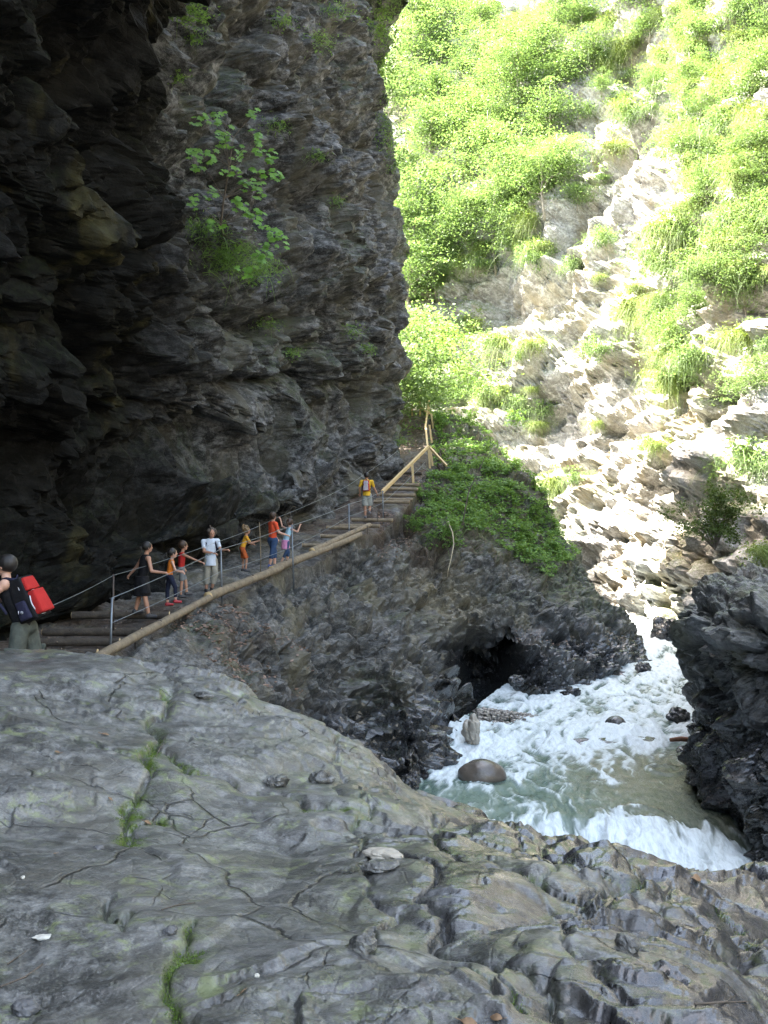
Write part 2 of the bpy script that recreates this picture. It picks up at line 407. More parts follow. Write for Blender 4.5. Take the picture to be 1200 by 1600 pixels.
bl, cav = rocky(P, nr, [((3.4, 3.4, 2.2), .75, 1, .12, .03, STRATA), ((1.5, 1.5, .9), .36, 1, .2, .03, rot(-20, 12, 30)), ((.65, .65, .42), .16, 1, .2, .04, STRATA), ((.3, .3, .2), .055, 1, .2, .05, rot(20, 30, 0))], .3)
D = (low*.6*base_fade + strat + bl*(.5+.5*base_fade)*1.95)
D -= carve(P, [(455, 10), (390, 115), (362, 190), (425, 300), (440, 395)], 1.1, .45)
D -= carve(P, [(330, 715), (400, 700), (470, 735), (530, 760), (575, 735)], .9, .5)
D -= carve(P, [(260, 585), (400, 610), (620, 612)], .45, .25) + carve(P, [(470, 520), (560, 470), (640, 480)], .4, .3)
D -= carve(P, [(420, 300), (470, 320), (500, 440)], .5, .3)
D += carve(P, [(430, 330), (455, 400)], .7, .8) + carve(P, [(350, 760), (430, 765), (500, 800)], .5, .7)
D = D*np.where(P[..., 1] > 44.5, .6, 1)
P2 = P + nr*D[..., None]
nn = outward(P2, normals(P2), (8, 5, 5))
moss = np.clip(nn[..., 2]*1.6, 0, 1)*.9 + .25*cav
moss = np.clip(.5*moss*(.1+.9*sstep(-.2, .5, fbm(p*.25, 3, 91).reshape(moss.shape))) + .8*sstep(44.5, 46.5, P[..., 1])*.5, 0, 1)
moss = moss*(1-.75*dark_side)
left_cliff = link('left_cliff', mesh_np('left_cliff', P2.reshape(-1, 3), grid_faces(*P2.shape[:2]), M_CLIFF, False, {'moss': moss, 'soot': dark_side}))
tag(left_cliff, 'dark overhanging limestone cliff rising over the hiking path', 'cliff', kind='structure')
CLIFF = (P2, nn)

# --- the sunlit wall across the gorge
Hw = [-4, 0, 3, 7, 12, 18, 26, 36, 50, 72]
steep = [.4, 0, -.4, -1.0, -2.2, -3.4, -5.5, -9, -15, -26]
slope = [0, 0, -2, -4.5, -7, -10, -14, -20, -30, -50]
def lerp(a, b, t): return [x*(1-t)+y*t for x, y in zip(a, b)]
SW = [
 (-13, -46, -6, 95, slope), (4, -47, -7, 100, slope), (20, -38, -7.5, 130, slope), (26, -20, -7.5, 170, slope), (24, 8, -7.5, 180, steep), (20.5, 24, -7, 185, steep), (18, 34, -6.5, 195, steep), (16.0, 42, -6.5, 195, steep),  # stations behind the camera added to shut out low skylight
 (15.2, 47, -6.3, 200, steep), (14.0, 52, -6.0, 205, lerp(steep, slope, .12)), (12.6, 58, -5.5, 212, lerp(steep, slope, .3)), (9.8, 65, -3, 222, lerp(steep, slope, .55)),
 (4, 72, 2, 240, lerp(steep, slope, .8)), (-6, 78, 4, 262, slope), (-22, 82, 4, 272, slope), (-50, 80, 4, 280, slope)]
C = []
for x, y, zb, ang, off in SW:
    n = (math.cos(rad(ang)), math.sin(rad(ang)))
    C.append([(x+n[0]*o, y+n[1]*o, zb+h*(1 if -15 < y < 74 else .95 if y > 0 else .6)) for h, o in zip(Hw, off)])
P = loft(C, 420, 400, 30)
nr = outward(P, normals(P), (0, 20, 5)); p = P.reshape(-1, 3)
low = (fbm(p*np.array([.09, .09, .11]), 4, 25)*2.2).reshape(P.shape[:2])
gul = fbm(p*np.array([.16, .16, .035]), 3, 35).reshape(P.shape[:2])*1.0
SW_R = rot(-8, 14, 5)
st = (p @ SW_R.T)[:, 2] + fbm(p*.25, 3, 78)*.8
terr = (np.abs(((st/1.3) % 1)-.5)*2).reshape(P.shape[:2])
bl, cav = rocky(P, nr, [((6, 6, 3.6), 1.8, 1, .2, .02, SW_R), ((2.6, 2.6, 1.5), .6, 1, .3, .02, rot(-20, 12, 30)), ((1.1, 1.1, .5), .2, 1, .3, .03, SW_R), ((.5, .5, .28), .07, 1, .2, .05, SW_R)], .6, 100)
# a cave hollow and a cleft that the photograph shows
hol = 1.7*np.exp(-(((p-np.array(at(800, 440, 66)))/np.array([3.2, 5, 2.6]))**2).sum(1)).reshape(P.shape[:2])*3.0
cl = np.exp(-(((p-np.array(at(1060, 760, 47)))/np.array([1.0, 3, 2.6]))**2).sum(1)).reshape(P.shape[:2])*2.6
cl += np.exp(-(((p-np.array(at(1030, 850, 48)))/np.array([.7, 3, 3.5]))**2).sum(1)).reshape(P.shape[:2])*1.8
D = low + gul + terr*.55 + bl*1.1 - cl
D -= carve(P, [(750, 455), (800, 450), (850, 455)], 4.0, 2.0) + carve(P, [(978, 50), (968, 160), (945, 270), (880, 380)], 3.0, .9) + carve(P, [(770, 620), (830, 625)], 1.6, .6)
D -= carve(P, [(1070, 600), (1150, 605)], 1.8, .5) + carve(P, [(1140, 470), (1210, 480)], 1.8, .6) + carve(P, [(960, 568), (1010, 560)], 1.4, .5) + carve(P, [(880, 650), (960, 660), (1000, 655)], .9, .3) + carve(P, [(850, 710), (900, 720)], 1.2, .4) + carve(P, [(1190, 220), (1180, 330)], 2.0, 1.0) + carve(P, [(1000, 560), (1005, 660)], 1.2, .5)
P2 = P + nr*D[..., None]
nn = outward(P2, normals(P2), (0, 30, 5))
moss = np.clip(nn[..., 2]*1.3-.1, 0, 1)*sstep(-.1, .4, fbm(p*.12, 4, 93).reshape(low.shape)+.012*(P[..., 2]-3))
moss = np.maximum(moss, sstep(12, 4, P[..., 0])*sstep(0, .3, nn[..., 2]))
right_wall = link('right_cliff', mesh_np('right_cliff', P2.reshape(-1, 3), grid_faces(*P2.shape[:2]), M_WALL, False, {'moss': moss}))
tag(right_wall, 'bright sunlit rock wall and wooded slope across the gorge', 'cliff', kind='structure')
WALL = (P2, nn)

# --- spur: path ledge, fractured slope down to the river, green hill
LOGLINE = [at(-120, 1105, 11.3), at(140, 1035, 17), at(240, 985, 20.3), at(345, 932, 24), at(460, 880, 28.5), at(575, 828, 34.5), at(640, 790, 38), at(655, 768, 40)]
ctrl = [LOGLINE[k] for k in range(8)]
for x, y, z in LOGLINE:
    for dx in (-1.0, -2.2): ctrl.append((x+dx, y, z))
    ctrl.append((x-5, y+1, z+.3))
    if y > 22: ctrl.append((x+.75, y+.1, z-.38))
ctrl += [(-9, 8, -2.4), (-4, 9, -2.4), (-4, 5, -3), (0, 9, -4), (3, 12, -9), (8, 14, -9.5), (0, 14, -6.5), (-2.5, 12.5, -3.2)]
ctrl += [at(*q) for q in [
 (672, 728, 48), (673, 690, 53), (664, 655, 61), (640, 727, 48), (640, 700, 52), (640, 655, 60), (600, 655, 62), (560, 740, 46),
 (240, 1032, 17.5), (340, 1010, 20.2), (450, 960, 24.5), (520, 900, 28.5), (600, 850, 33.5),
 (350, 1080, 18.2), (450, 1125, 19.6), (550, 1185, 22.3), (560, 1050, 23.8), (650, 1000, 27.3), (600, 950, 28.8), (700, 1035, 28.0),
 (738, 1095, 27.6), (738, 1160, 27.2), (625, 1205, 24.6), (685, 1125, 26.2), (480, 1040, 22.0), (640, 1100, 25.3),
 (800, 995, 34.4), (860, 985, 35.6), (930, 980, 37.6), (800, 1050, 33.2), (870, 1060, 33.7), (880, 1110, 33.2), (800, 1115, 32.6), (960, 1075, 36.4), (1000, 1052, 39), (985, 985, 42), (950, 918, 44), (900, 858, 45), (843, 760, 45.5),
 (650, 800, 38.3), (700, 835, 37), (760, 850, 37.8), (820, 880, 38.8), (880, 920, 40), (700, 780, 41), (760, 770, 43), (820, 800, 43), (870, 860, 42.5), (700, 700, 49), (760, 700, 50), (800, 735, 48), (725, 650, 57), (685, 650, 61),
 (640, 865, 35.6), (700, 868, 35.8), (760, 885, 36.6), (700, 990, 33.4), (765, 965, 34.8), (745, 1112, 31.5), (775, 1040, 33.6)]]
ctrl += [(3.9, 27.3, -8.2), (4.2, 30.2, -6.9), (1.9, 23.6, -8.2), (-.6, 20.5, -8), (6.5, 31.6, -7.6), (9, 34.5, -7.6), (12, 40, -7.8), (13, 45, -8), (9.8, 47, -4), (12.3, 48, -7), (8.6, 51, -1.5), (12.5, 53, -7),
 (9, 58, 1), (13, 58, -5.5), (6, 64, 5.5), (12, 64, -3), (2, 66, 7), (-6, 62, 6.5), (-10, 68, 7), (5, 70, 5)]
TER = TPS(ctrl, .004)
ys = np.concatenate([np.linspace(7, 16, 70)[:-1], 16*np.exp(np.linspace(0, math.log(47/16), 700))[:-1], np.linspace(47, 72, 90)])
aa = np.linspace(-1, 1, 430)
Y, A = np.meshgrid(ys, aa, indexing='ij')
xl = np.interp(Y, [7, 16, 47, 72], [-9.5, -9.5, -4, -12]); xr = np.interp(Y, [7, 16, 30, 72], [4, 8, 15.5, 15.5])
X = xl+(xr-xl)*(A+1)/2
Z = TER(X, Y)
P = np.stack([X, Y, Z], 2)
nr = normals(P); nr *= np.sign(nr[..., 2:3]+1e-6)
p = P.reshape(-1, 3)
logx = np.interp(Y, [q[1] for q in LOGLINE]+[48, 53, 61, 70], [q[0] for q in LOGLINE]+[2.2, 2.5, 2.6, 2.2])
on_path = sstep(.10, -.25, X-logx)                      # 1 on the trodden way
hill = sstep(35.5, 38.5, Y+np.where(Z < -1.6, -2.5, 0))*sstep(.3, 1.0, X-logx)
rough = (1-on_path*.8)*(1-hill*.35)
left_ledge = np.exp(-(((X+3.9)/1.6)**2+((Y-20)/3.2)**2))   # smooth pale slabs by the lowest log
rough *= (1-.65*left_ledge)
TR = rot(18, 14, -20)
bl, cav = rocky(P, nr, [((2.0, 1.7, 1.1), .36, 1, .15, .03, TR), ((.9, .8, .5), .24, 1, .4, .04, TR), ((.42, .38, .25), .12, 1, .4, .05, rot(10, -15, 12)), ((.2, .19, .12), .045, 1, .2, .06, TR)], .2, 200)
low = fbm(p*.35, 4, 205).reshape(Y.shape)*.22
sz_ = ((p @ rot(6, -8, 0).T)[:, 2]*1.7+fbm(p*.5, 3, 207)*.9).reshape(Y.shape) % 1; low = low + (sstep(0, .25, sz_)-sz_)*.22*sstep(-2.2, -3.2, Z)
D = (low+bl*1.75)*rough
P2 = P + nr*D[..., None]
# the dark recess between the two lobes
_u, _v = 600+F*P2[..., 0]/P2[..., 1], 800-F*P2[..., 2]/P2[..., 1]
def _sp(px, py):
    d = (_u-px)**2+(_v-py)**2; m = (d < max(40, d.min()+10)) & (P2[..., 1] > 26); return P2.reshape(-1, 3)[np.argmin(np.where(m, P2[..., 1], 1e9))]
GA = np.array([_sp(752, 1100), _sp(770, 1045), _sp(800, 990), _sp(850, 965)]); print('GULLY', GA.round(1).tolist())
g = np.zeros(Y.shape)
for k in range(3):
    a, b_ = GA[k], GA[k+1]; ab = b_-a; t = np.clip(((P2-a)@ab)/(ab@ab), 0, 1)
    d = np.linalg.norm(P2-(a+t[..., None]*ab), axis=2); rr = [1.25, 1.0, .5, .3]; r = np.interp(k+t, [0, 1, 2, 3], rr)
    g = np.maximum(g, np.exp(-(d/r)**2)*np.interp(k+t, [0, 1, 2, 3], [4.2, 4.4, 2.6, .5]))
P2[..., 1] += g; P2[..., 2] -= g*np.interp(P2[..., 2], [-6, -5], [.45, .12])
nn = normals(P2); nn *= np.sign(nn[..., 2:3]+1e-6)
path_dirt_shade = on_path*sstep(26.5, 21, Y)*.95 + on_path*sstep(36, 39, Y) + .5*on_path*sstep(28, 36, Y)  # lower stretch darkened to paint in overhang shade; the upper parts are dirt
dirt = np.clip(path_dirt_shade + .75*hill*sstep(8.5, 6.5, X) + sstep(33.5, 36, Y)*sstep(-2.0, -1.0, Z)*sstep(4.2, 2.5, X)*.9, 0, 1)*np.clip(.6+fbm(p*1.2, 3, 301).reshape(Y.shape)+.3*nn[..., 2], 0, 1)
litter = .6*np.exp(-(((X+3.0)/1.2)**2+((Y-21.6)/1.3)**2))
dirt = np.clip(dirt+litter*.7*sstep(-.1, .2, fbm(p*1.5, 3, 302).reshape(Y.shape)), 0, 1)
moss = np.clip((nn[..., 2]-.3)*1.2, 0, 1)*sstep(0, .5, fbm(p*.5, 3, 303).reshape(Y.shape))*(1-on_path)*.7 + hill*.5
wet = sstep(-3.6, -5.4, P2[..., 2])*.9
_c = np.array(at(705, 925, 34.8)); pale = np.exp(-(((P2[..., 0]-_c[0])/1.7)**2+((P2[..., 1]-_c[1])/2.2)**2+((P2[..., 2]-_c[2])/1.3)**2))
TERR = (P2, nn)
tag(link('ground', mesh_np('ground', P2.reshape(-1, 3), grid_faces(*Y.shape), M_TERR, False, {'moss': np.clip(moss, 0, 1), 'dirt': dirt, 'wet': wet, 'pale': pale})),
    'fractured dark rock slope with the trodden path and green spur', 'ground', kind='structure')

# --- the smooth foreground rock the photographer stands on
fc = [(-3.5, -2, -1.5), (0, -2, -1.6), (4, -2, -1.9), (-2.5, 1, -1.5), (0, 1, -1.58), (3, 1, -1.85), (-6, 2, -1.5), (-2.5, 3, -1.48), (-1, 3, -1.53), (0, 3, -1.55), (1.4, 3.2, -1.68), (3, 3.2, -1.9), (6, 3, -2.6),
      (-4.5, 5.5, -1.35), (-2.8, 5.5, -1.42), (-1.2, 5.5, -1.56), (0, 5.5, -1.72), (1.2, 5.2, -1.84), (2.5, 5, -2.02), (4.5, 5.5, -2.6)]
CREST = [at(*q) for q in [(-200, 1040, 10), (-60, 1041, 10), (60, 1043, 10), (150, 1045, 10), (240, 1050, 9.8), (340, 1070, 9.3), (400, 1098, 8.9), (470, 1130, 8.6), (560, 1180, 8.3), (620, 1213, 8.2), (700, 1243, 8), (800, 1273, 7.8), (900, 1300, 7.6), (1000, 1343, 7.3), (1080, 1358, 7.2), (1200, 1372, 7.2), (1350, 1390, 7.2)]]
fc += CREST
for k, (x, y, z) in enumerate(CREST):
    t = k/(len(CREST)-1)
    if k < 4: fc += [(x, y+.7, z-.28), (x, y+2, z-1.0), (x, y+4, -3.0)]
    else: fc += [(x+.25, y+.6, z-.45), (x+.8, y+1.8, z-1.9-1.2*t), (x+1.6, y+4, z-4.5-2.5*t)]
FTP = TPS(fc, .004)
ys = 1.2*np.exp(np.linspace(0, math.log(12.5/1.2), 500))
ys = np.concatenate([np.linspace(-3, 1.2, 12)[:-1], ys])
aa = np.concatenate([np.linspace(-3.0, -.47, 30)[:-1], np.linspace(-.47, .47, 640), np.linspace(.47, 3.0, 30)[1:]])
Y, A = np.meshgrid(ys, aa, indexing='ij')
X = A*np.maximum(Y, 2.0)
X = np.clip(X, -7.5, 8.5)
X = X + (A*.002)
Z = FTP(X, Y); P = np.stack([X, Y, Z], 2); p = P.reshape(-1, 3)
nr = normals(P); nr *= np.sign(nr[..., 2:3]+1e-6)
rt = sstep(-.4, 2.0, X + .25*(Y-5))                       # 0 = smooth left dome, 1 = jointed right flank
w2 = np.stack([fbm(p*.8+9*k, 3, 400+k) for k in range(3)], 1)
pw = p+w2*.12
low = (fbm(pw*.55, 3, 411)*.09).reshape(Y.shape)
FR = rot(0, 0, 32)
q = (pw @ FR.T)
flow = (fbm(q*np.array([2.6, .7, 1.5]), 4, 421, ridged=True)*.016).reshape(Y.shape)
cup = (1-np.abs(perlin(pw*np.array([1.5, 1.5, 1.5]), 431))*2).reshape(Y.shape)
h1, e1 = facets(q/np.array([.95, 1.6, 1.2]), 441, b=2.0, tilt=1.1); h2, e2 = facets((pw @ rot(0, 0, -25).T)/np.array([.42, .66, .6]), 451, b=2.0, tilt=1.1); h3, e3 = facets((pw @ rot(0, 0, 10).T)/np.array([.17, .28, .2]), 452, b=2.4, tilt=1.1)
edge = e1.reshape(Y.shape); edge2 = e2.reshape(Y.shape); blk = h1.reshape(Y.shape)*.19; blk2 = h2.reshape(Y.shape)*.11; blk3 = h3.reshape(Y.shape)*.045
mask2 = sstep(-.15, .3, fbm(p*.6, 2, 461).reshape(Y.shape)+.45*(rt-.55))
D = low + flow*(.35+.65*rt) + cup*.0*rt + blk*(.30+.70*rt) + blk2*mask2*(.2+.8*rt) + blk3*mask2*(.1+.9*rt)*.45
cre = np.exp(-edge/.014)*(.03+.97*rt)*.08 + np.exp(-edge2/.025)*mask2*(.1+.9*rt)*.04
D -= cre; D *= 1-.6*sstep(6.3, 7.2, Y)*sstep(2.2, 3.2, X)
# exfoliation: thin shells that end in ragged little steps
for sc_, am_, sd_, th_ in ((.55, .050, 473, 3.4), (1.1, .020, 474, 2.4), (2.6, .007, 475, 2.4)):
    fld = fbm(pw*sc_*np.array([1, 1.5, 1]), 4, sd_)*th_ + facets(p*sc_*3.0, sd_+20, b=1.2)[0]*.28 + (pw @ FR.T)[:, 1]*.25*sc_
    fq_ = (fld % 1).reshape(Y.shape); D += am_*(sstep(.0, .11, fq_)-fq_)*sstep(.0 if sc_ > .6 else -.25, .4, fbm(p*.8, 2, sd_+40).reshape(Y.shape)+.22*(rt-.2))
# thin beds that break off
bed = ((pw @ rot(16, -12, 0).T)[:, 2]*6+fbm(p*.9, 3, 471)*1.6).reshape(Y.shape)
fr = bed % 1
D += (sstep(.0, .2, fr)-fr)*.022*sstep(.0, .4, fbm(p*.7, 2, 472).reshape(Y.shape)+.25)
# cracks read from the photograph: points on the rock, traced in plan
def fore_pt(px, py):
    ax = (px-600)/F; az = (800-py)/F; yy = np.linspace(1.5, 11, 900)
    dz = FTP(ax*yy, yy)-az*yy
    k = np.argmax(dz > -1e-3) if (dz > -1e-3).any() else len(yy)-1
    return ax*yy[k], yy[k]
CR = [([(262, 1075), (248, 1115), (240, 1160), (232, 1190), (215, 1255), (212, 1290)], .07, .10, 1.),
      ([(255, 1165), (300, 1188), (360, 1208), (420, 1225), (500, 1255), (540, 1262)], .10, .06, 1.),
      ([(120, 1155), (180, 1168), (225, 1180)], .05, .03, .5), ([(590, 1205), (560, 1285), (545, 1330), (600, 1420), (590, 1470)], .03, .04, .35),
      ([(215, 1300), (228, 1270), (260, 1250)], .05, .05, .8), ([(145, 1395), (160, 1425), (175, 1445)], .06, .03, .3),
      ([(300, 1430), (290, 1475), (270, 1530), (250, 1600)], .05, .05, .5), ([(420, 1098), (480, 1130), (520, 1160), (545, 1240)], .05, .05, .2),
      ([(690, 1240), (680, 1290), (720, 1350), (840, 1380), (900, 1395), (970, 1375), (1005, 1350)], .07, .04, .5),
      ([(870, 1400), (900, 1470), (960, 1490), (990, 1500)], .04, .03, .1), ([(800, 1275), (830, 1330), (840, 1380)], .04, .03, .4),
      ([(1165, 1385), (1180, 1440), (1190, 1500)], .05, .04, .8), ([(600, 1330), (640, 1350), (700, 1440), (760, 1500), (860, 1600)], .06, .05, .2), ([(880, 1400), (900, 1540), (940, 1600)], .04, .03, .1), ([(640, 1500), (720, 1520), (800, 1600)], .03, .03, .5)]
mossC = np.zeros(Y.shape)
jit = (fbm(p*2.2, 4, 480)*.13).reshape(Y.shape); jit2 = (fbm(p*2.2+31, 4, 481)*.13).reshape(Y.shape)
for pts, dep, wd, ms in CR:
    w_ = [np.array(fore_pt(*q_)) for q_ in pts]; best = np.full(Y.shape, 9.)
    for a, b_ in zip(w_[:-1], w_[1:]):
        ab = b_-a; dx = X+jit-a[0]; dy = Y+jit2-a[1]
        t = np.clip((dx*ab[0]+dy*ab[1])/(ab@ab+1e-9), 0, 1)
        best = np.minimum(best, np.hypot(dx-t*ab[0], dy-t*ab[1]))
    D -= dep*(.8*np.exp(-(best/(wd*.22))**1.5)+.25*np.exp(-(best/wd)**1.5))
    mossC = np.maximum(mossC, ms*np.exp(-(best/(wd*.75))**2)*sstep(-.25, .25, fbm(p*2.0, 3, 482).reshape(Y.shape)))
P2 = P + nr*D[..., None]
nn = normals(P2); nn *= np.sign(nn[..., 2:3]+1e-6)
wet = np.clip(sstep(-.5, 1.5, X+.15*(Y-4)+.25*(5.5-Y))*1.0*sstep(-.8, .05, fbm(p*.9, 3, 491).reshape(Y.shape)) + .12, 0, 1)
mossf = np.clip(mossC*1.3+np.exp(-edge2/.05)*mask2*.45*sstep(.1, .5, fbm(p*.8, 3, 495).reshape(Y.shape)), 0, 1)
FORE = (P2, nn); MOSSF = mossC
tag(link('foreground_rock', mesh_np('foreground_rock', P2.reshape(-1, 3), grid_faces(*Y.shape), M_FORE, True, {'moss': mossf, 'wet': wet})),
    'broad smooth grey rock slab with mossy cracks in the foreground', 'rock', kind='structure')
FOREF = FTP

# --- jagged rock bank on the near right
Hr = [(-9.5, .35), (-7.6, 0), (-6.2, .1), (-4.6, .0), (-3.2, .15), (-2.2, -.15), (-1.75, -.9), (-1.5, -2.5), (-1.0, -5), (0.5, -9)]
SR = [(13.5, 36, 140), (9.9, 31, 160), (8.2, 27.6, 172), (7.25, 25.2, 190), (7.15, 23.0, 205), (7.3, 21.1, 222), (8.3, 19.4, 240), (10.5, 18, 252), (18, 16.0, 262)]
C = []
for k, (x, y, ang) in enumerate(SR):
    n = (math.cos(rad(ang)), math.sin(rad(ang)))
    lean = [0.4, .40, .30, .12, 0.0, 0, 0, 0, 0, 0]
    C.append([(x+n[0]*o+lean[j], y+n[1]*o, z) for j, (z, o) in enumerate(Hr)])
P = loft(C, 330, 290)
nr = outward(P, normals(P), (0, 15, 5)); p = P.reshape(-1, 3)
NR = rot(35, -38, 10)
bl, cav = rocky(P, nr, [((2.8, 1.8, 1.1), .60, 1, .15, .03, NR), ((1.2, .8, .45), .24, 1, .25, .04, NR), ((.5, .36, .22), .07, 1, .25, .05, rot(15, -35, 12)), ((.19, .17, .11), .035, 1, .2, .06, NR)], .3, 500)
low = fbm(p*.5, 3, 505).reshape(P.shape[:2])*.2
fold = (fbm((p @ NR.T)*np.array([.6, .6, 2.2]), 3, 506, ridged=True)*.10).reshape(P.shape[:2])
P2 = P + nr*(bl*1.2+low+fold-.1)[..., None]
nn = outward(P2, normals(P2), (0, 15, 8))
moss = np.clip((nn[..., 2]-.4)*1.5, 0, 1)*sstep(-3.2, -2, P2[..., 2])*.8
wet = sstep(-3.0, -5.5, P2[..., 2])*.95
tag(link('river_bank', mesh_np('river_bank', P2.reshape(-1, 3), grid_faces(*P2.shape[:2]), M_NEAR, False, {'moss': moss, 'wet': wet})),
    'jagged dark rock bank rising from the water at right', 'rock', kind='structure')
BANK = (P2, nn)

# --- river
def wlevel(Y): return np.interp(Y, [14, 20, 21.5, 22.6, 24.5, 28.2, 29.2, 36, 43, 50, 62], [-7.9, -7.6, -7.45, -7.0, -6.8, -6.65, -6.42, -6.25, -6.12, -5.9, -5.5])
ys = 14*np.exp(np.linspace(0, math.log(66/14), 520)); aa = np.linspace(0, 1, 300)
Y, A = np.meshgrid(ys, aa, indexing='ij'); xl = np.interp(Y, [14, 24, 33, 45, 66], [0, 0, 3.2, 8, 8]); xr = np.interp(Y, [14, 26, 33, 66], [13, 9.5, 17, 17])
X = xl+(xr-xl)*A; Z = wlevel(Y+.35*np.sin(X*1.3)); P = np.stack([X, Y, Z], 2); p = P.reshape(-1, 3)
ROCKS = [(at(750, 1200, 25.2), .66, .42), (at(962, 1132, 29.9), .31, .30), (at(925, 1158, 28.6), .95, .28), (at(1000, 1150, 28.9), .55, .25), (at(1000, 1300, 22.8), .42, .30), (at(870, 1075, 34), .4, .2), (at(1065, 1110, 31), .3, .2), (at(1150, 1250, 24), .4, .25), (at(1040, 1215, 26), .35, .2)]
warp = fbm(p*np.array([.9, .45, 0])+3, 3, 601)
fq = p*np.array([1.5, .55, 0]) + np.stack([warp*1.1, warp*.8, warp*0], 1)
big = fbm(fq, 4, 611); fine = fbm(p*np.array([4.5, 1.3, 0])+np.stack([warp*2.2, warp*1.2, warp*0], 1), 4, 621, ridged=True)
Yq = Y + (X-5)*.18*(Y < 25) + warp.reshape(Y.shape)*.9
turb = np.interp(Yq, [14, 20.5, 21.8, 22.6, 23.4, 25.2, 27.4, 28.6, 30, 34, 45, 62], [.55, .7, .95, .3, .0, .15, .45, .66, .64, .58, .8, .8])
turb = turb + .32*sstep(4.6, 2.2, X)*sstep(24.3, 25.8, Y)*(Y < 30) + .3*sstep(8, 6, X)*sstep(22.8, 21.8, Y) - .35*sstep(5.2, 6.6, X)*sstep(28.2, 26.5, Y)*sstep(22.4, 23, Y)
H_ = (big*.11*(.35+turb) + fine*.035*(.3+turb)).reshape(-1) if False else (big.reshape(Y.shape)*.11*(.35+turb) + fine.reshape(Y.shape)*.03*(.25+turb))
foam = turb - .50 + .62*big.reshape(Y.shape) + .34*fine.reshape(Y.shape)
for (rx, ry, rz), rw, rh in ROCKS:
    d = np.hypot((X-rx)/rw, (Y-ry)/(rw*.9))
    foam += .5*np.exp(-((d-1.35)/.32)**2)*np.where(Y > ry-.2, 1, .35)
    H_ += .06*np.exp(-((d-1.2)/.3)**2)
fo = sstep(-.05, .62, foam)
streak = sstep(-.2, .8, fbm(p*np.array([7., 1.5, 0])+np.stack([warp*3, warp, warp*0], 1), 3, 631, ridged=True)).reshape(Y.shape)
fo = np.clip(fo*(.62+.5*streak)+.10*sstep(.1, .9, streak)*fo, 0, 1)
H_ += fo*.012*np.abs(fbm(p*np.array([7, 4, 0]), 2, 641)).reshape(Y.shape)
P2 = P.copy(); P2[..., 2] += H_
shallow = .75*sstep(3.8, 6.2, X)*sstep(29, 27, Y)*sstep(21.2, 22.6, Y)
WATER_P = P2
m, nt, b, out = new_mat('river_water')
v = coords(nt)
bedn = noise(nt, coords(nt, (1.6, 1, 1)), 3.2, 5, .65)
deep = (.05, .095, .078); pale = (.13, .18, .15)
c = mix(nt, ramp(nt, noise(nt, v, 1.1, 4, .6), [(.35, 0.), (.65, 1.)]), deep, pale)
sh = mix(nt, ramp(nt, bedn, [(.4, 0.), (.6, 1.)]), (.085, .088, .058), (.17, .17, .12))
c = mix(nt, attr(nt, 'shallow'), c, sh)
fm = mth(nt, 'MULTIPLY', attr(nt, 'foam'), ramp(nt, noise(nt, coords(nt, (2.4, .7, 1)), 3.2, 7, .72, 1.2), [(.32, .55), (.56, 1.)]))
c = mix(nt, fm, c, (.66, .72, .73))
nt.links.new(c, b.inputs['Base Color'])
nt.links.new(mix(nt, fm, (.07,)*3, (.6,)*3), b.inputs['Roughness'])
b.inputs['IOR'].default_value = 1.33
bp = N(nt, 'ShaderNodeBump'); bp.inputs['Distance'].default_value = .05; bp.inputs['Strength'].default_value = .8
nt.links.new(mth(nt, 'ADD', noise(nt, coords(nt, (2.0, .8, 1)), 4, 5, .65, .8), mth(nt, 'MULTIPLY', noise(nt, coords(nt, (1.6, .9, 1)), 16, 4, .6), .12)), bp.inputs['Height']); nt.links.new(bp.outputs[0], b.inputs['Normal'])
M_WATER = m
tag(link('river', mesh_np('river', P2.reshape(-1, 3), grid_faces(*Y.shape), M_WATER, True, {'foam': fo, 'shallow': shallow})),
    'green mountain river breaking into white water', 'river', kind='structure')
# river bed and the ground that closes the gorge floor
bx_ = np.linspace(-60, 70, 60); by_ = np.linspace(-50, 130, 80)
Y, X = np.meshgrid(by_, bx_, indexing='ij'); Z = -10.5+fbm(np.stack([X.ravel(), Y.ravel(), X.ravel()*0], 1)*.1, 3, 700).reshape(X.shape)*.5
tag(link('river_bed', mesh_np('river_bed', np.stack([X, Y, Z], 2).reshape(-1, 3), grid_faces(*X.shape), M_NEAR, True, {'moss': np.zeros(X.size), 'wet': np.ones(X.size)})), 'dark gravelly bed under the river', 'river bed', kind='structure')
print('TERRAIN', round(time.time()-T0, 1))
# ------------------------------------------------------------ queries on the finished ground
def surf_lookup(G, xr, yr):
    P_, n_ = G
    return P_, n_
def ground_z(x, y, G=None):
    """height of the displaced ground near x, y"""
    P_ = (G or TERR)[0]
    r = int(np.clip(np.searchsorted(P_[:, P_.shape[1]//2, 1], y), 1, P_.shape[0]-2))
    a = P_[max(r-6, 0):r+6].reshape(-1, 3); d = (a[:, 0]-x)**2+(a[:, 1]-y)**2
    k = np.argsort(d)[:3]; return float(a[k, 2].mean())
def proj(P_):
    Y_ = np.maximum(P_[..., 1], .1); return 600+F*P_[..., 0]/Y_, 800-F*P_[..., 2]/Y_
_pc = {}
def surf_at(G, px, py, key):
    """the nearest point of a surface that stands behind a place of the photograph, and its normal"""
    if key not in _pc:
        u, v = proj(G[0]); _pc[key] = (u.ravel(), v.ravel(), G[0].reshape(-1, 3), G[1].reshape(-1, 3))
    u, v, P_, n_ = _pc[key]; d = (u-px)**2+(v-py)**2 + np.where(P_[:, 1] < 1, 1e9, 0)
    m = d < max(64, d.min()+30); idx = np.nonzero(m)[0]; k = idx[np.argmin(P_[idx, 1])]
    return Vector(P_[k]), Vector(n_[k])

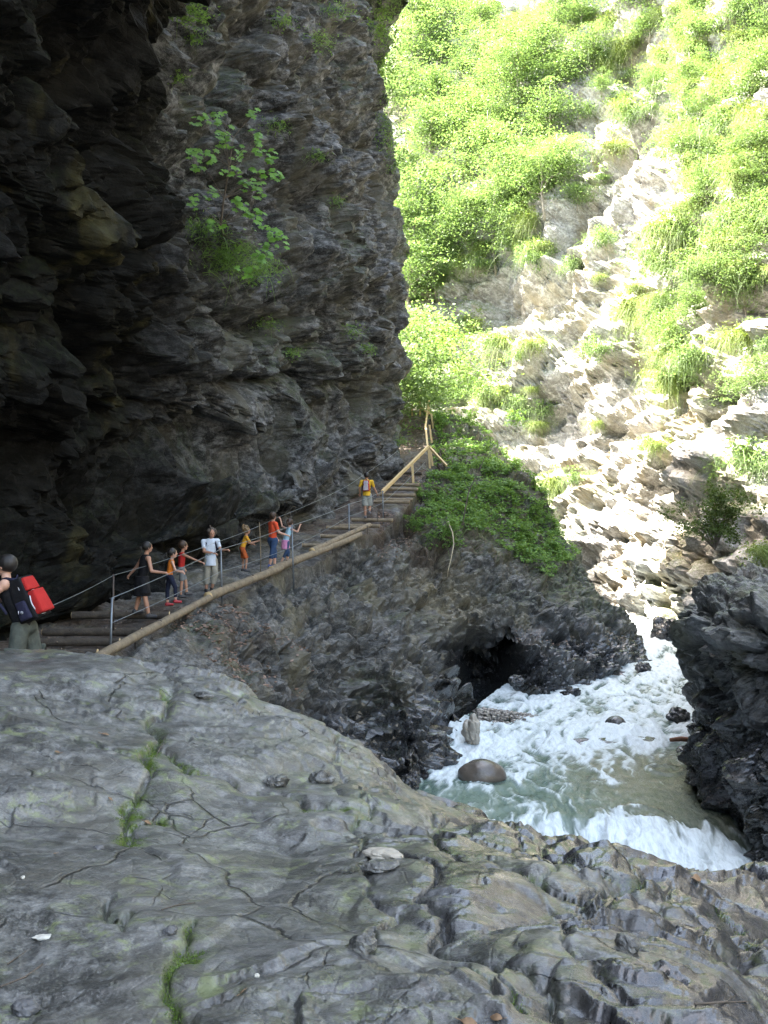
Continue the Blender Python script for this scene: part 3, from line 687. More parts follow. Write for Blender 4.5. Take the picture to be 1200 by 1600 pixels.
# ------------------------------------------------------------ small mesh tools
class MB:
    def __init__(s): s.v = []; s.f = []
    def add(s, V, Fs):
        b = len(s.v); s.v += [tuple(x) for x in V]; s.f += [tuple(i+b for i in f) for f in Fs]
    def tube(s, pts, radii, k=8, cap=True, wob=0.0, seed=0):
        pts = [Vector(p) for p in pts]; V = []; Fs = []; r_ = random.Random(seed)
        if isinstance(radii, (int, float)): radii = [radii]*len(pts)
        up = None
        for i, p in enumerate(pts):
            t = (pts[min(i+1, len(pts)-1)]-pts[max(i-1, 0)]).normalized()
            if up is None: up = Vector((0, 0, 1)) if abs(t.z) < .9 else Vector((1, 0, 0))
            a = t.cross(up).normalized(); up = a.cross(t).normalized()
            for j in range(k):
                an = 2*math.pi*j/k; rr = radii[i]*(1+wob*(r_.random()-.5))
                V.append(p+a*math.cos(an)*rr+up*math.sin(an)*rr)
        for i in range(len(pts)-1):
            for j in range(k):
                Fs.append((i*k+j, i*k+(j+1) % k, (i+1)*k+(j+1) % k, (i+1)*k+j))
        if cap: Fs += [tuple(range(k))[::-1], tuple((len(pts)-1)*k+j for j in range(k))]
        s.add(V, Fs)
    def box(s, a, b, w, h):
        """a beam of section w x h from a to b"""
        a = Vector(a); b = Vector(b); t = (b-a).normalized(); side = t.cross(Vector((0, 0, 1)))
        if side.length < .05: side = Vector((1, 0, 0))
        side.normalize(); up = side.cross(t).normalized(); V = []
        for p in (a, b):
            for sx, sz in ((-1, -1), (1, -1), (1, 1), (-1, 1)): V.append(p+side*sx*w/2+up*sz*h/2)
        s.add(V, [(3, 2, 1, 0), (4, 5, 6, 7), (0, 1, 5, 4), (1, 2, 6, 5), (2, 3, 7, 6), (3, 0, 4, 7)])
    def ball(s, c, r, n=10, rotm=None):
        c = Vector(c); r = Vector(r) if not isinstance(r, (int, float)) else Vector((r, r, r)); V = []; Fs = []
        m = n//2+2
        for i in range(1, m):
            th = math.pi*i/m
            for j in range(n):
                ph = 2*math.pi*j/n; q = Vector((math.sin(th)*math.cos(ph)*r.x, math.sin(th)*math.sin(ph)*r.y, math.cos(th)*r.z))
                V.append(c+(rotm @ q if rotm else q))
        q = Vector((0, 0, r.z)); V.append(c+(rotm @ q if rotm else q)); V.append(c-(rotm @ q if rotm else q))
        for i in range(m-2):
            for j in range(n): Fs.append((i*n+j, (i+1)*n+j, (i+1)*n+(j+1) % n, i*n+(j+1) % n))
        T, B = len(V)-2, len(V)-1
        for j in range(n): Fs.append((j, (j+1) % n, T)); Fs.append(((m-2)*n+(j+1) % n, (m-2)*n+j, B))
        s.add(V, Fs)
    def caps(s, a, b, ra, rb, n=10, ends=(1, 1)):
        """tapered limb between two joints"""
        s.tube([a, b], [ra, rb], n)
        if ends[0]: s.ball(a, ra, n)
        if ends[1]: s.ball(b, rb, n)
    def mesh(s, name, mat, smooth=True):
        me = bpy.data.meshes.new(name); me.from_pydata([tuple(v) for v in s.v], [], s.f)
        me.materials.append(mat); me.polygons.foreach_set('use_smooth', [smooth]*len(me.polygons)); me.update(); return me
    def build(s, name, mat, parent=None, smooth=True, bevel=0):
        o = link(name, s.mesh(name, mat, smooth), parent)
        if bevel:
            b = o.modifiers.new('bevel', 'BEVEL'); b.width = bevel; b.segments = 2; b.limit_method = 'ANGLE'
        return o
    def remesh(s, name, mat, voxel, parent=None, smoothit=3, dec=None):
        me = s.mesh(name, mat); o = bpy.data.objects.new(name, me); COL.objects.link(o)
        md = o.modifiers.new('r', 'REMESH'); md.mode = 'VOXEL'; md.voxel_size = voxel; md.use_smooth_shade = True
        if smoothit: sm = o.modifiers.new('s', 'SMOOTH'); sm.iterations = smoothit; sm.factor = .5
        if dec: d = o.modifiers.new('d', 'DECIMATE'); d.ratio = dec
        dg = bpy.context.evaluated_depsgraph_get(); m2 = bpy.data.meshes.new_from_object(o.evaluated_get(dg)); m2.name = name
        o.modifiers.clear(); o.data = m2; bpy.data.meshes.remove(me)
        if not m2.materials: m2.materials.append(mat)
        m2.polygons.foreach_set('use_smooth', [True]*len(m2.polygons))
        if parent: o.parent = parent
        return o
def empty(name, loc, label=None, cat=None, group=None):
    o = bpy.data.objects.new(name, None); COL.objects.link(o); o.location = loc; o.empty_display_size = .1
    tag(o, label, cat, group); return o
def local(parent, o):
    """parent an object built in world coordinates"""
    o.parent = parent; o.matrix_parent_inverse = Matrix.Translation(parent.location).inverted(); return o
def copy_thing(o, loc, rz=0, sc=1, label=None, group=None):
    c = o.copy(); COL.objects.link(c); c.location = loc; c.rotation_euler = (o.rotation_euler[0], o.rotation_euler[1], rz)
    c.scale = (sc, sc, sc) if isinstance(sc, (int, float)) else sc
    if label: c['label'] = label
    if group: c['group'] = group
    for ch in list(o.children):
        d = ch.copy(); COL.objects.link(d); d.parent = c
    return c

# ------------------------------------------------------------ materials of the things
M_LOG = plain('weathered_log', (.25, .195, .125), .8, var=.45, scale=7, bump=.02)
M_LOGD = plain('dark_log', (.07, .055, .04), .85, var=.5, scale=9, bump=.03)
M_NEWWOOD = plain('fresh_timber', (.62, .45, .22), .65, var=.18, scale=10, bump=.004)
M_STEEL = plain('galvanised_steel', (.22, .25, .28), .45, .6, var=.25, scale=20)
M_IRON = plain('iron', (.10, .08, .07), .6, .6, var=.3, scale=20)
M_BARK = plain('bark', (.16, .13, .10), .9, var=.5, scale=6, bump=.03)
M_BARKL = plain('pale_bark', (.30, .27, .22), .9, var=.4, scale=6, bump=.02)
M_SKIN = plain('skin', (.58, .33, .23), .55, var=.1, scale=9)
M_SKIN2 = plain('tanned_skin', (.42, .22, .14), .55, var=.1, scale=9)
def cloth(name, c, var=.3): return plain(name, c, .85, var=var, scale=9, bump=.012, spec=.2)

# ------------------------------------------------------------ logs and steps of the path
def log(name, a, b, r0, r1, mat, label, group=None, sag=.005, cat='log'):
    a = Vector(a); b = Vector(b); rr = random.Random(hash(label) % 1000 if False else len(label)*7+int(abs(a.x)*100))
    t = empty(name, tuple(a), label, cat, group); mb = MB(); pts = []; rd = []; n = 14
    for i in range(n+1):
        f = i/n; p = a.lerp(b, f)-a; p += Vector((rr.uniform(-1, 1), rr.uniform(-1, 1), rr.uniform(-1, 1)))*r0*.07 - Vector((0, 0, sag*4*f*(1-f)))
        pts.append(p); rd.append((r0+(r1-r0)*f)*(1+rr.uniform(-.015, .015)))
    mb.tube(pts, rd, 12, cap=False, wob=.05, seed=rr.randint(0, 99)); mb.build('trunk', mat, t)
    for e, p, q in ((0, pts[0], pts[1]), (1, pts[-1], pts[-2])):
        c = MB(); d = (p-q).normalized(); c.tube([q+d*(p-q).length*.9, p+d*.008], [rd[0 if e == 0 else -1]*.97]*2, 12); c.build('cut_end', M_NEWWOOD, t)
    for k in range(3):   # knots left by lopped branches
        f = rr.uniform(.15, .85); i = int(f*n); p = pts[i]; an = rr.uniform(0, 3.1); off = Vector((math.cos(an)*.6, -.5*abs(math.cos(an))-.2, math.sin(an))).normalized()
        c = MB(); c.tube([p+off*rd[i]*.7, p+off*(rd[i]*1.22)], [rd[i]*.32, rd[i]*.2], 7); c.build('knot', M_BARK, t)
    return t
def on(px, py, Y, up): x, y, z = at(px, py, Y); return (x, y, z+up)
log('edge_log', at(138, 1034, 16.9), at(331, 932, 23.4), .09, .085, M_LOG, 'lowest long pale log edging the path beside the first cable post', 'logs edging the path')
log('edge_log', at(325, 932, 23.2), at(438, 888, 27.7), .115, .105, M_LOG, 'thicker log edging the path below the woman in the white shirt', 'logs edging the path')
log('edge_log', at(424, 891, 27.3), at(562, 836, 33.5), .12, .10, M_LOG, 'log under another one, edging the path below the two girls', 'logs edging the path')
log('edge_log', at(487, 861, 29.9), at(577, 820, 34.6), .10, .08, M_LOG, 'slim reddish log lying on top of the edge log near the upper steps', 'logs edging the path')
lx = lambda Y: float(np.interp(Y, [q[1] for q in LOGLINE]+[48, 53, 61], [q[0] for q in LOGLINE]+[2.0, 2.2, 2.3]))
STEPN = ['lowest', 'second', 'third', 'fourth', 'fifth']
for i, Y_ in enumerate([16.6, 17.6, 18.7, 19.9, 21.3]):
    x = lx(Y_); z = float(TER(x-1, Y_)[0])+.04
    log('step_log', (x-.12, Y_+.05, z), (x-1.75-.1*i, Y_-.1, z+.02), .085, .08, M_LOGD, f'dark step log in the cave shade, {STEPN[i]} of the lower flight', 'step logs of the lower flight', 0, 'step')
UP = [(31.8, 1.1, 1.0), (32.8, .9, .9), (34.3, 1.3, 1.1), (35.5, 1.4, 1.3), (36.6, 1.5, 1.5), (38.2, 1.35, 1.35), (38.8, 1.4, 1.4), (39.4, 1.4, 1.4), (40.0, 1.4, 1.4), (40.7, 1.3, 1.3), (44.5, 1.1, 1.1)]
UPN = ['first step log above the two girls', 'second step log above the two girls', 'third step log, level with the end of the slim top log', 'step log just below the feet of the man in yellow', 'step log under the feet of the man in yellow',
       'lowest of the five close steps under the timber rail', 'second of the five close steps under the timber rail', 'middle one of the five close steps under the timber rail', 'fourth of the five close steps under the timber rail', 'top one of the five close steps under the timber rail', 'lone step log high on the dirt path by the fence corner']
for (Y_, w, _), nm in zip(UP, UPN):
    x = lx(Y_)-.05; z = float(TER(x-.6, Y_)[0])+.06
    log('step_log', (x, Y_, z), (x-w, Y_-.05, z+.02), .07, .065, M_LOGD if Y_ > 42 else M_LOG, 'weathered '+nm, 'step logs of the upper flight', 0, 'step')
    if Y_ < 42:
        for e in (.1, w-.15): pass
for i, (px, py, Y_) in enumerate([(214, 1000, 19.2), (282, 962, 21.6), (404, 905, 26.3), (458, 880, 28.3), (520, 856, 31.5), (553, 838, 33.2), (574, 828, 34.3), (590, 808, 36.4)]):
    mb = MB(); x, y, z = at(px, py, Y_); o = MB(); o.tube([(0, 0, -.15), (0, 0, .16)], .012, 6); b = o.build('iron_pin', M_IRON)
    b.location = (x, y-.14, z); tag(b, 'short dark iron pin '+['beside the lowest edge log, left of its middle', 'beside the lowest edge log near its upper end', 'at the middle edge log, left of the red shirted hiker', 'at the joint of the middle edge logs', 'in front of the slim top log, lower one', 'in front of the slim top log, upper one', 'at the upper tip of the slim top log', 'at the step below the man in yellow'][i], 'pin', 'iron pins along the edge logs')

# ------------------------------------------------------------ cable handrails and timber fence
hr = empty('cable_handrail', at(172, 1026, 18.0), 'steel post and cable handrail on the outer side of the path', 'handrail')
def wire(pts, r, name, mat, root, sag=.03):
    mb = MB(); full = []
    for a, b in zip(pts[:-1], pts[1:]):
        a = Vector(a); b = Vector(b)
        for i in range(8):
            f = i/8; full.append(a.lerp(b, f)-Vector((0, 0, sag*4*f*(1-f))))
    full.append(Vector(pts[-1])); mb.tube(full, r, 6); return local(root, mb.build(name, mat))
POSTS = [((172, 1026), (175, 934), 18.0), ((347, 932), (345, 857), 23.9), ((459, 914), (456, 820), 28.0), ((546, 855), (545, 787), 33.2), ((599, 812), (598, 767), 36.6)]
for b_, t_, Y_ in POSTS:
    mb = MB(); a = Vector(at(*b_, Y_)); t = Vector(at(*t_, Y_)); mb.tube([a-Vector((0, 0, .15)), t], .021, 10); p = local(hr, mb.build('post', M_STEEL))
    for q in (at(t_[0], t_[1]+1, Y_), ):
        c = MB(); c.tube([Vector(q)+Vector((-.04, 0, 0)), Vector(q)+Vector((.04, 0, 0))], .012, 6); c2 = c.build('clamp', M_STEEL, p)
        c2.parent = p; c2.matrix_parent_inverse = Matrix.Translation(hr.location).inverted() @ Matrix.Identity(4)
        c2.matrix_parent_inverse = Matrix.Identity(4)
wire([at(173, 935, 18), at(345, 858, 23.9), at(456, 821, 28), at(545, 788, 33.2), at(598, 768, 36.6), at(602, 766, 38)], .008, 'upper_cable', M_STEEL, hr)
wire([at(173, 974, 18), at(345, 893, 23.9), at(456, 855, 28), at(545, 807, 33.2), at(599, 785, 36.6), at(645, 742, 41), at(664, 722, 46)], .007, 'lower_cable', M_STEEL, hr)
hi = empty('cliff_cable', at(177, 938, 19.5), 'thin cable strung along the inner side of the path against the cliff', 'handrail')
mb = MB(); mb.tube([at(177, 985, 19.5), at(177, 897, 19.5)], .02, 8); local(hi, mb.build('post', M_IRON))
wire([at(60, 955, 14.5), at(177, 899, 19.5), at(342, 846, 24.8), at(430, 810, 28.2), at(530, 766, 33.4), at(565, 744, 36.5), at(622, 704, 42.4)], .006, 'cable', M_STEEL, hi)
fe = empty('timber_fence', at(646, 757, 41), 'fresh yellow timber fence with one long sloping rail above the steps', 'fence')
def beam(a, b, w, h, name): mb = MB(); mb.box(a, b, w, h); return local(fe, mb.build(name, M_NEWWOOD, None, False, .006))
beam(at(597, 769, 38.4), at(669, 698, 47.6), .09, .14, 'rail'); beam(at(668, 699, 47.7), at(665, 666, 52.6), .09, .13, 'rail'); beam(at(665, 667, 52.6), at(670, 625, 60.5), .09, .13, 'rail')
beam(at(646, 760, 41.2), at(644, 724, 41.2), .10, .10, 'post'); beam(at(672, 732, 47.7), at(669.5, 701, 47.7), .12, .10, 'post'); beam(at(676, 728, 48.4), at(672, 697, 48.4), .10, .10, 'post')
beam(at(675, 692, 52.8), at(671, 664, 52.8), .10, .10, 'post'); beam(at(677, 672, 56), at(674, 646, 56), .10, .10, 'post'); beam(at(671, 655, 60.6), at(670, 624, 60.6), .10, .10, 'post')
beam(at(672, 700, 47.8), at(698, 728, 46.6), .10, .10, 'brace')
fb = empty('rear_fence', at(644, 650, 62), 'weathered timber fence crossing the top of the dirt path', 'fence'); fe = fb
beam(at(633, 625, 62), at(668, 628, 61.2), .09, .13, 'rail'); beam(at(644, 650, 62), at(644, 627, 62), .10, .10, 'post'); beam(at(656.5, 653, 61.6), at(656, 628, 61.6), .10, .10, 'post'); beam(at(656, 636, 61.5), at(669, 645, 61), .08, .08, 'brace')

# ------------------------------------------------------------ river stones and other single rocks
def stone(name, loc, size, mat, label, cat='boulder', group=None, seed=1, rz=0, amp=.16, n=48, smooth=True, facet=.0):
    u = np.linspace(0, 2*math.pi, n, endpoint=False); w = np.linspace(0, math.pi, n//2)
    U, W = np.meshgrid(u, w, indexing='ij'); q = np.stack([np.cos(U)*np.sin(W), np.sin(U)*np.sin(W), np.cos(W)], 2).reshape(-1, 3)
    d = 1+fbm(q*1.1+seed*3.3, 3, seed)*amp + fbm(q*4+seed, 3, seed+9)*amp*.15
    if facet: h, e = facets(q*1.4+seed*1.7, seed, tilt=.9); d = d+(h)*facet; h, e = facets(q*3.4+seed*1.7, seed+3, tilt=.9); d = d+h*facet*.35
    q = q*d[:, None]*np.array(size)
    a = np.arange(n*(n//2)).reshape(n, n//2); a2 = np.roll(a, -1, 0)
    Fs = np.stack([a[:, :-1], a[:, 1:], a2[:, 1:], a2[:, :-1]], -1).reshape(-1, 4)
    o = link(name, mesh_np(name, q, Fs, mat, smooth, {'moss': np.zeros(len(q)), 'wet': np.full(len(q), .1 if cat == 'stone' else .8), 'dirt': np.zeros(len(q))})); o.location = loc; o.rotation_euler = (0, 0, rad(rz))
    tag(o, label, cat, group); return o
M_BOULD = plain('brown_boulder', (.12, .10, .08), .14, var=.3, scale=4, bump=.02)
M_PALE = plain('pale_stone', (.42, .38, .31), .5, var=.25, scale=4, bump=.02)
stone('boulder', at(752, 1212, 25.4), (.64, .5, .42), M_BOULD, 'smooth round brown boulder with water pouring over it, nearest in the river', seed=11, amp=.09, facet=.03)
stone('boulder', at(962, 1134, 29.9), (.34, .32, .30), M_NEAR, 'small dark boulder standing alone above the weir', seed=3, amp=.10)
stone('weir_rock', at(925, 1166, 28.5), (1.1, .45, .24), M_NEAR, 'long low dark rock making the weir below the lone boulder', seed=4, amp=.2, facet=.12)
stone('weir_rock', at(1005, 1164, 28.7), (.8, .45, .22), M_NEAR, 'low rock at the right end of the weir', seed=5, amp=.2, facet=.12)
stone('boulder', at(1002, 1302, 22.9), (.40, .35, .22), M_BOULD, 'brown half sunken boulder above the foaming drop at lower right', seed=6, amp=.12)
stone('boulder', at(990, 1256, 24.4), (.22, .2, .14), M_NEAR, 'small dark stone in the shallows beside the right bank', seed=7)
stone('standing_stone', at(737, 1142, 28.3), (.28, .32, .46), M_PALE, 'pale leaning stone jammed under the dark rock by the water', 'rock', seed=8, facet=.3, amp=.08, rz=30, smooth=False)
stone('rock', at(1040, 988, 47), (.75, .8, .75), M_NEAR, 'dark block of rock in the bright gap where the river comes through', 'rock', seed=9, facet=.25, smooth=False)
for i, (px, py, Y_, sz, lb) in enumerate([(1060, 1118, 30.5, .42, 'dark jagged rock at the right bank above the driftwood'), (1075, 1180, 28, .5, 'dark wet rock under the driftwood'), (1055, 1205, 26.8, .36, 'jagged dark rock in the shallows left of the right bank'), (1025, 1203, 26.8, .25, 'small black rock furthest out from the right bank'), (1085, 1215, 26.3, .4, 'wet black rock against the right bank'),
        (806, 1064 , 33.0, .3, 'rounded rock at the foot of the lobe beside the dark recess'), (1005, 1045, 38.6, .4, 'rock at the very tip of the rocky spur'), (640, 1222, 24.6, .35, 'black wet rock where the foreground slab meets the rapids'), (1150, 1362, 21.4, .3, 'black rock at the foot of the right bank')]):
    stone('rock', at(px, py, Y_), (sz, sz*.8, sz*.7), M_NEAR, lb, 'rock', seed=20+i, facet=.28, rz=40*i, smooth=False)
lg = empty('driftwood', at(1070, 1156, 28.2), 'reddish piece of driftwood caught on rocks at the right bank', 'driftwood')
mb = MB(); mb.tube([(-.42, 0, .0), (-.1, .03, .02), (.2, 0, .0), (.42, .05, .05)], [.05, .07, .06, .04], 8, wob=.2); mb.build('wood', plain('driftwood', (.30, .15, .09), .8, var=.4, scale=6), lg)
mb = MB(); mb.tube([(.1, 0, .03), (.2, -.05, .16)], [.025, .01], 6); mb.build('branch_stub', M_BARK, lg)
# pebble beach
def pebbles(name, pts, s0, s1, mat, label, seed, cat='pebbles'):
    r_ = np.random.default_rng(seed); n = len(pts)
    base = np.array([(0, 0, .62), (1, 0, 0), (.3, .9, .05), (-.85, .5, -.05), (-.8, -.6, .05), (.35, -.9, 0), (0, 0, -.5)]); tri = [(0, 1, 2), (0, 2, 3), (0, 3, 4), (0, 4, 5), (0, 5, 1), (6, 2, 1), (6, 3, 2), (6, 4, 3), (6, 5, 4), (6, 1, 5)]
    V = []; Fs = []
    for i, p in enumerate(pts):
        s = s0+(s1-s0)*r_.random()**2.5; a = r_.random()*6.28; c, si = math.cos(a), math.sin(a)
        b = base*(s*(1+r_.random((7, 1))*.35))*np.array([1, .6+.4*r_.random(), .7]); b = np.stack([b[:, 0]*c-b[:, 1]*si, b[:, 0]*si+b[:, 1]*c, b[:, 2]], 1)+np.array(p)
        V.append(b); Fs += [tuple(x+7*i for x in t) for t in tri]
    tint = np.repeat(r_.random(n), 7)
    o = link(name, mesh_np(name, np.concatenate(V), Fs, mat, True, {'tint': tint})); tag(o, label, cat, kind='stuff'); return o
m, nt, b, out = new_mat('pebbles'); c = mix(nt, attr(nt, 'tint'), (.10, .09, .08), (.42, .38, .32)); nt.links.new(c, b.inputs['Base Color']); b.inputs['Roughness'].default_value = .5; M_PEB = m
pp = []
for i in range(1500):
    x = 2.9+abs(random.gauss(0, 1.0)); y = 31.0+random.gauss(0, .5)+.12*(x-3); h_ = math.exp(-((x-3)/1.6)**2)*math.exp(-((y-31)/.6)**2)
    pp.append((x, y, float(wlevel(y))-.10+.30*h_+random.gauss(0, .02)))
pebbles('pebble_beach', pp, .03, .11, M_PEB, 'strip of pebbles at the water edge below the dark recess', 5)

# ------------------------------------------------------------ leaves
def leaf_quads(C_, size, r_, up=.6, aspect=.55, droop=None):
    """one folded diamond leaf at every centre"""
    n = len(C_); nrm = r_.normal(size=(n, 3)); nrm[:, 2] = np.abs(nrm[:, 2])+up*2; nrm /= np.linalg.norm(nrm, axis=1)[:, None]
    t = r_.normal(size=(n, 3)); t -= (t*nrm).sum(1)[:, None]*nrm; t /= np.linalg.norm(t, axis=1)[:, None]+1e-9
    if droop is not None: t[:, 2] -= droop; t /= np.linalg.norm(t, axis=1)[:, None]
    b = np.cross(nrm, t); s = (size*(.6+.8*r_.random(n)))[:, None] if np.isscalar(size) else (size*(.6+.8*r_.random(n)))[:, None]
    V = np.stack([C_-t*s*.5, C_+b*s*aspect*.5-nrm*s*.08, C_+t*s*.5, C_-b*s*aspect*.5-nrm*s*.08], 1).reshape(-1, 3)
    Fs = np.arange(4*n).reshape(n, 4); tint = np.repeat(r_.random(n), 4)
    return V, Fs, tint
def blades(roots, dirs, L, w, r_, bend=.5):
    """arching grass blades of three segments"""
    n = len(roots); L = L*(.5+r_.random(n)); V = []; ts = [0, .35, .7, 1.0]
    side = np.cross(dirs, r_.normal(size=(n, 3))); side /= np.linalg.norm(side, axis=1)[:, None]+1e-9
    for t in ts:
        c = roots+dirs*(L*t)[:, None]; c = c.copy(); c[:, 2] -= bend*L*t*t; ww = w*(1-t*.92)
        V += [c-side*ww, c+side*ww]
    V = np.stack(V, 1).reshape(-1, 3); b = np.arange(n)[:, None, None]*8
    Fs = (b+np.array([[0, 1, 3, 2], [2, 3, 5, 4], [4, 5, 7, 6]])[None]).reshape(-1, 4)
    return V, Fs, np.repeat(r_.random(n), 8)
def join(parts):
    V = []; Fs = []; T = []; b = 0
    for v, f, t in parts: V.append(v); Fs.append(f+b); T.append(t); b += len(v)
    return np.concatenate(V), np.concatenate(Fs), np.concatenate(T)
M_LEAF_FAR = leaf_mat('far_leaves', (.07, .135, .04), (.20, .28, .105), .45, tcol=(1.05, 1.1, .7))
M_LEAF = leaf_mat('green_leaves', (.055, .14, .025), (.25, .40, .11), .42)
M_LEAF_MAPLE = leaf_mat('maple_leaves', (.10, .24, .03), (.20, .40, .07), .45)
M_LEAF_DK = leaf_mat('dark_leaves', (.02, .05, .012), (.06, .12, .025), .3)
M_GRASS = leaf_mat('hanging_grass', (.09, .16, .03), (.24, .30, .08), .35)
def crown_mesh(name, w, h, ncl, nl, size, seed, mat, flat=.35, hollow=.35):
    r_ = np.random.default_rng(seed); cl = r_.normal(size=(ncl, 3)); cl /= np.linalg.norm(cl, axis=1)[:, None]
    cl *= (hollow+(1-hollow)*r_.random(ncl)**.6)[:, None]; lump = 1+fbm(cl*1.5+seed, 2, seed)*.5; cl *= lump[:, None]*np.array([w/2, w/2, h/2]); cl[:, 2] += h*.62
    k = r_.integers(0, ncl, nl); sp = (.05+.17*r_.random(ncl))[k]*w
    off = r_.normal(size=(nl, 3))*sp[:, None]*np.array([1, 1, flat]); c = cl[k]+off
    c[:, 2] -= (off[:, :2]**2).sum(1)*.35/w*2
    V, Fs, T = leaf_quads(c, size, r_, .5)
    T = np.clip(T*.5+np.repeat((r_.random(ncl)*.5)[k], 4), 0, 1)
    return mesh_np(name, V, Fs, mat, False, {'tint': T}), cl
def trunk_mesh(name, h, r, cl, seed, mat, forks=1, nb=16):
    rr = random.Random(seed); mb = MB(); top = h*.8
    pts = [Vector((0, 0, -.6))]; x = y = 0
    for i in range(1, 8):
        x += rr.uniform(-.05, .05)*h*.35; y += rr.uniform(-.05, .05)*h*.35; pts.append(Vector((x, y, top*i/7)))
    mb.tube(pts, [r*(1-.8*i/7) for i in range(8)], 8)
    idx = list(range(len(cl))); rr.shuffle(idx)
    for i in idx[:nb]:
        e = Vector(cl[i]); k = min(6, max(1, int(e.z*.75/top*7))); s = pts[k]; m_ = s.lerp(e, .5)+Vector((0, 0, -.05*h+rr.uniform(0, .08)*h))
        rb = r*(1-.8*k/7)*.5; mb.tube([s, m_, e], [rb, rb*.6, rb*.18], 5, cap=False)
    return mb.mesh(name, mat)
# deciduous tree variants
VAR = []
for k, (w, h, ncl, nl) in enumerate([(6.5, 7.5, 75, 6500), (8, 8, 85, 7500), (5.5, 8.5, 65, 5500), (7, 6, 75, 6000)]):
    cm, cl = crown_mesh('crown', w, h*.8, ncl, nl, .23, 40+k, M_LEAF_FAR, .22, .12); tm = trunk_mesh('trunk', h*1.0, .13, cl, 60+k, M_BARKL); VAR.append((cm, tm))
def tree(loc, k, sc, rz, label, group):
    t = empty('deciduous_tree', loc, label, 'tree', group); t.rotation_euler = (0, 0, rz); t.scale = (sc, sc, sc)
    link('trunk', VAR[k][1], t); link('crown', VAR[k][0], t); return t
rt_ = random.Random(5)
nt_ = 0
for gy in range(9):
    for gx in range(5):
        px = 640+gx*62+rt_.uniform(-22, 22)+(gy % 2)*25; py = 15+gy*58+rt_.uniform(-18, 18)
        if px > 935-gy*12 or (px > 725 and 400 < py < 560) or (py > 440 and px > 700): continue
        p_, n_ = surf_at(WALL, px, py+35, 'wall')
        tree((p_.x, p_.y-.2, p_.z-.4), rt_.randint(0, 3), rt_.uniform(.62, 1.0), rt_.uniform(0, 6.28), 'airy sunlit tree in the dense wood on the upper far slope', 'trees of the wood on the far slope'); nt_ += 1
for i in range(22):
    gy = i//2; px = [1075, 1175][i % 2]+rt_.uniform(-28, 28); py = 0+gy*58+rt_.uniform(-18, 18)
    p_, n_ = surf_at(WALL, px, py+30, 'wall')
    tree((p_.x+.1, p_.y, p_.z-.3), rt_.randint(0, 3), rt_.uniform(.35, .58), rt_.uniform(0, 6.28), 'small leafy tree clinging to the rock in the green band at right', 'small trees on the right hand rock'); nt_ += 1
for px, py, sc in [(905, 40, .5), (880, 120, .45), (960, 20, .5), (1010, 60, .5), (905, 330, .4), (830, 300, .5), (800, 350, .45), (1000, 10, .6), (940, 150, .3), (1020, 150, .4)]:
    p_, n_ = surf_at(WALL, px, py, 'wall'); tree(tuple(p_), rt_.randint(0, 3), sc, rt_.uniform(0, 6.28), 'small tree on the broken rock rib between the wood and the green band', 'small trees on the rock rib')
# the young tree behind the top of the path
yt = empty('young_tree', (at(668, 640, 63)), 'slender forked young tree with bright green leaves behind the path top', 'tree')
cm, cl = crown_mesh('crown', 5.6, 5.4, 55, 6500, .17, 77, M_LEAF, .28); cm.transform(Matrix.Translation((.9, 0, -.3)))
cl = [(c[0]+.9, c[1], c[2]-.3) for c in cl]; link('trunk', trunk_mesh('trunk', 4.2, .09, cl, 78, M_BARK, nb=26), yt); link('crown', cm, yt)

for i, (x, y, sc) in enumerate([(-.6, 54.5, .95), (.2, 57.5, 1.0), (-1.6, 58.5, 1.1), (.9, 61.5, .9), (-.4, 63.5, 1.1)]):  # trees added to shade the upper path, mostly out of sight
    tree((x, y, float(TER(x, y)[0])-.2), i % 4, sc, i*1.7, ['tree hidden just behind the cliff corner beside the dirt path', 'tree left of the top of the dirt path', 'tree behind the cliff, far left of the dirt path', 'tree at the upper end of the dirt path behind the rear fence', 'tree furthest back behind the cliff corner'][i], 'trees behind the cliff corner')
# shrubs and hanging grass on the rock
def shrub_mesh(w, h, nl, size, seed, mat, grass=0):
    r_ = np.random.default_rng(seed); ncl = 22; cl = r_.normal(size=(ncl, 3))*np.array([w, w*.7, h])*.28; k = r_.integers(0, ncl, nl)
    c = cl[k]+r_.normal(size=(nl, 3))*w*.10*np.array([1, 1, .6]); parts = [leaf_quads(c, size, r_, .4)]
    if grass:
        ro = r_.normal(size=(grass, 3))*np.array([w, w*.5, h*.4])*.3; di = r_.normal(size=(grass, 3))*.5+np.array([-.2, -.5, .3]); di /= np.linalg.norm(di, axis=1)[:, None]
        parts.append(blades(ro, di, h*.7, size*.08, r_, 1.1))
    V, Fs, T = join(parts); return mesh_np('foliage', V, Fs, mat, False, {'tint': T})
SH = [shrub_mesh(1.8, 1.4, 900, .15, 90, M_LEAF_FAR, 200), shrub_mesh(2.4, 1.3, 1100, .15, 91, M_LEAF_FAR, 300), shrub_mesh(1.3, 1.8, 700, .14, 92, M_GRASS, 500), shrub_mesh(2.0, 1.0, 500, .13, 93, M_GRASS, 700)]
def shrub(loc, k, sc, rz, label, cat, group, name='shrub', mesh=None):
    o = link(name, mesh or SH[k]); o.location = loc; o.rotation_euler = (0, 0, rz); o.scale = (sc, sc, sc); tag(o, label, cat, group); return o
band = lambda x, y: (1.0 if x < 900-.2*y*0 and y < 420 else 0) or (1.0 if x > 1030 and y < 620 else 0)
def zone(px, py):
    if px > 1010: return 'high in the green band at right' if py < 230 else 'halfway down the green band at right' if py < 460 else 'low in the green band at right'
    if px > 860: return 'on the upper bare rock rib' if py < 300 else 'on the middle of the bare sunlit rock' if py < 560 else 'on the lowest part of the sunlit rock'
    return 'under the trees at the top of the far slope' if py < 210 else 'under the trees halfway up the far slope' if py < 430 else 'behind the top of the green spur'
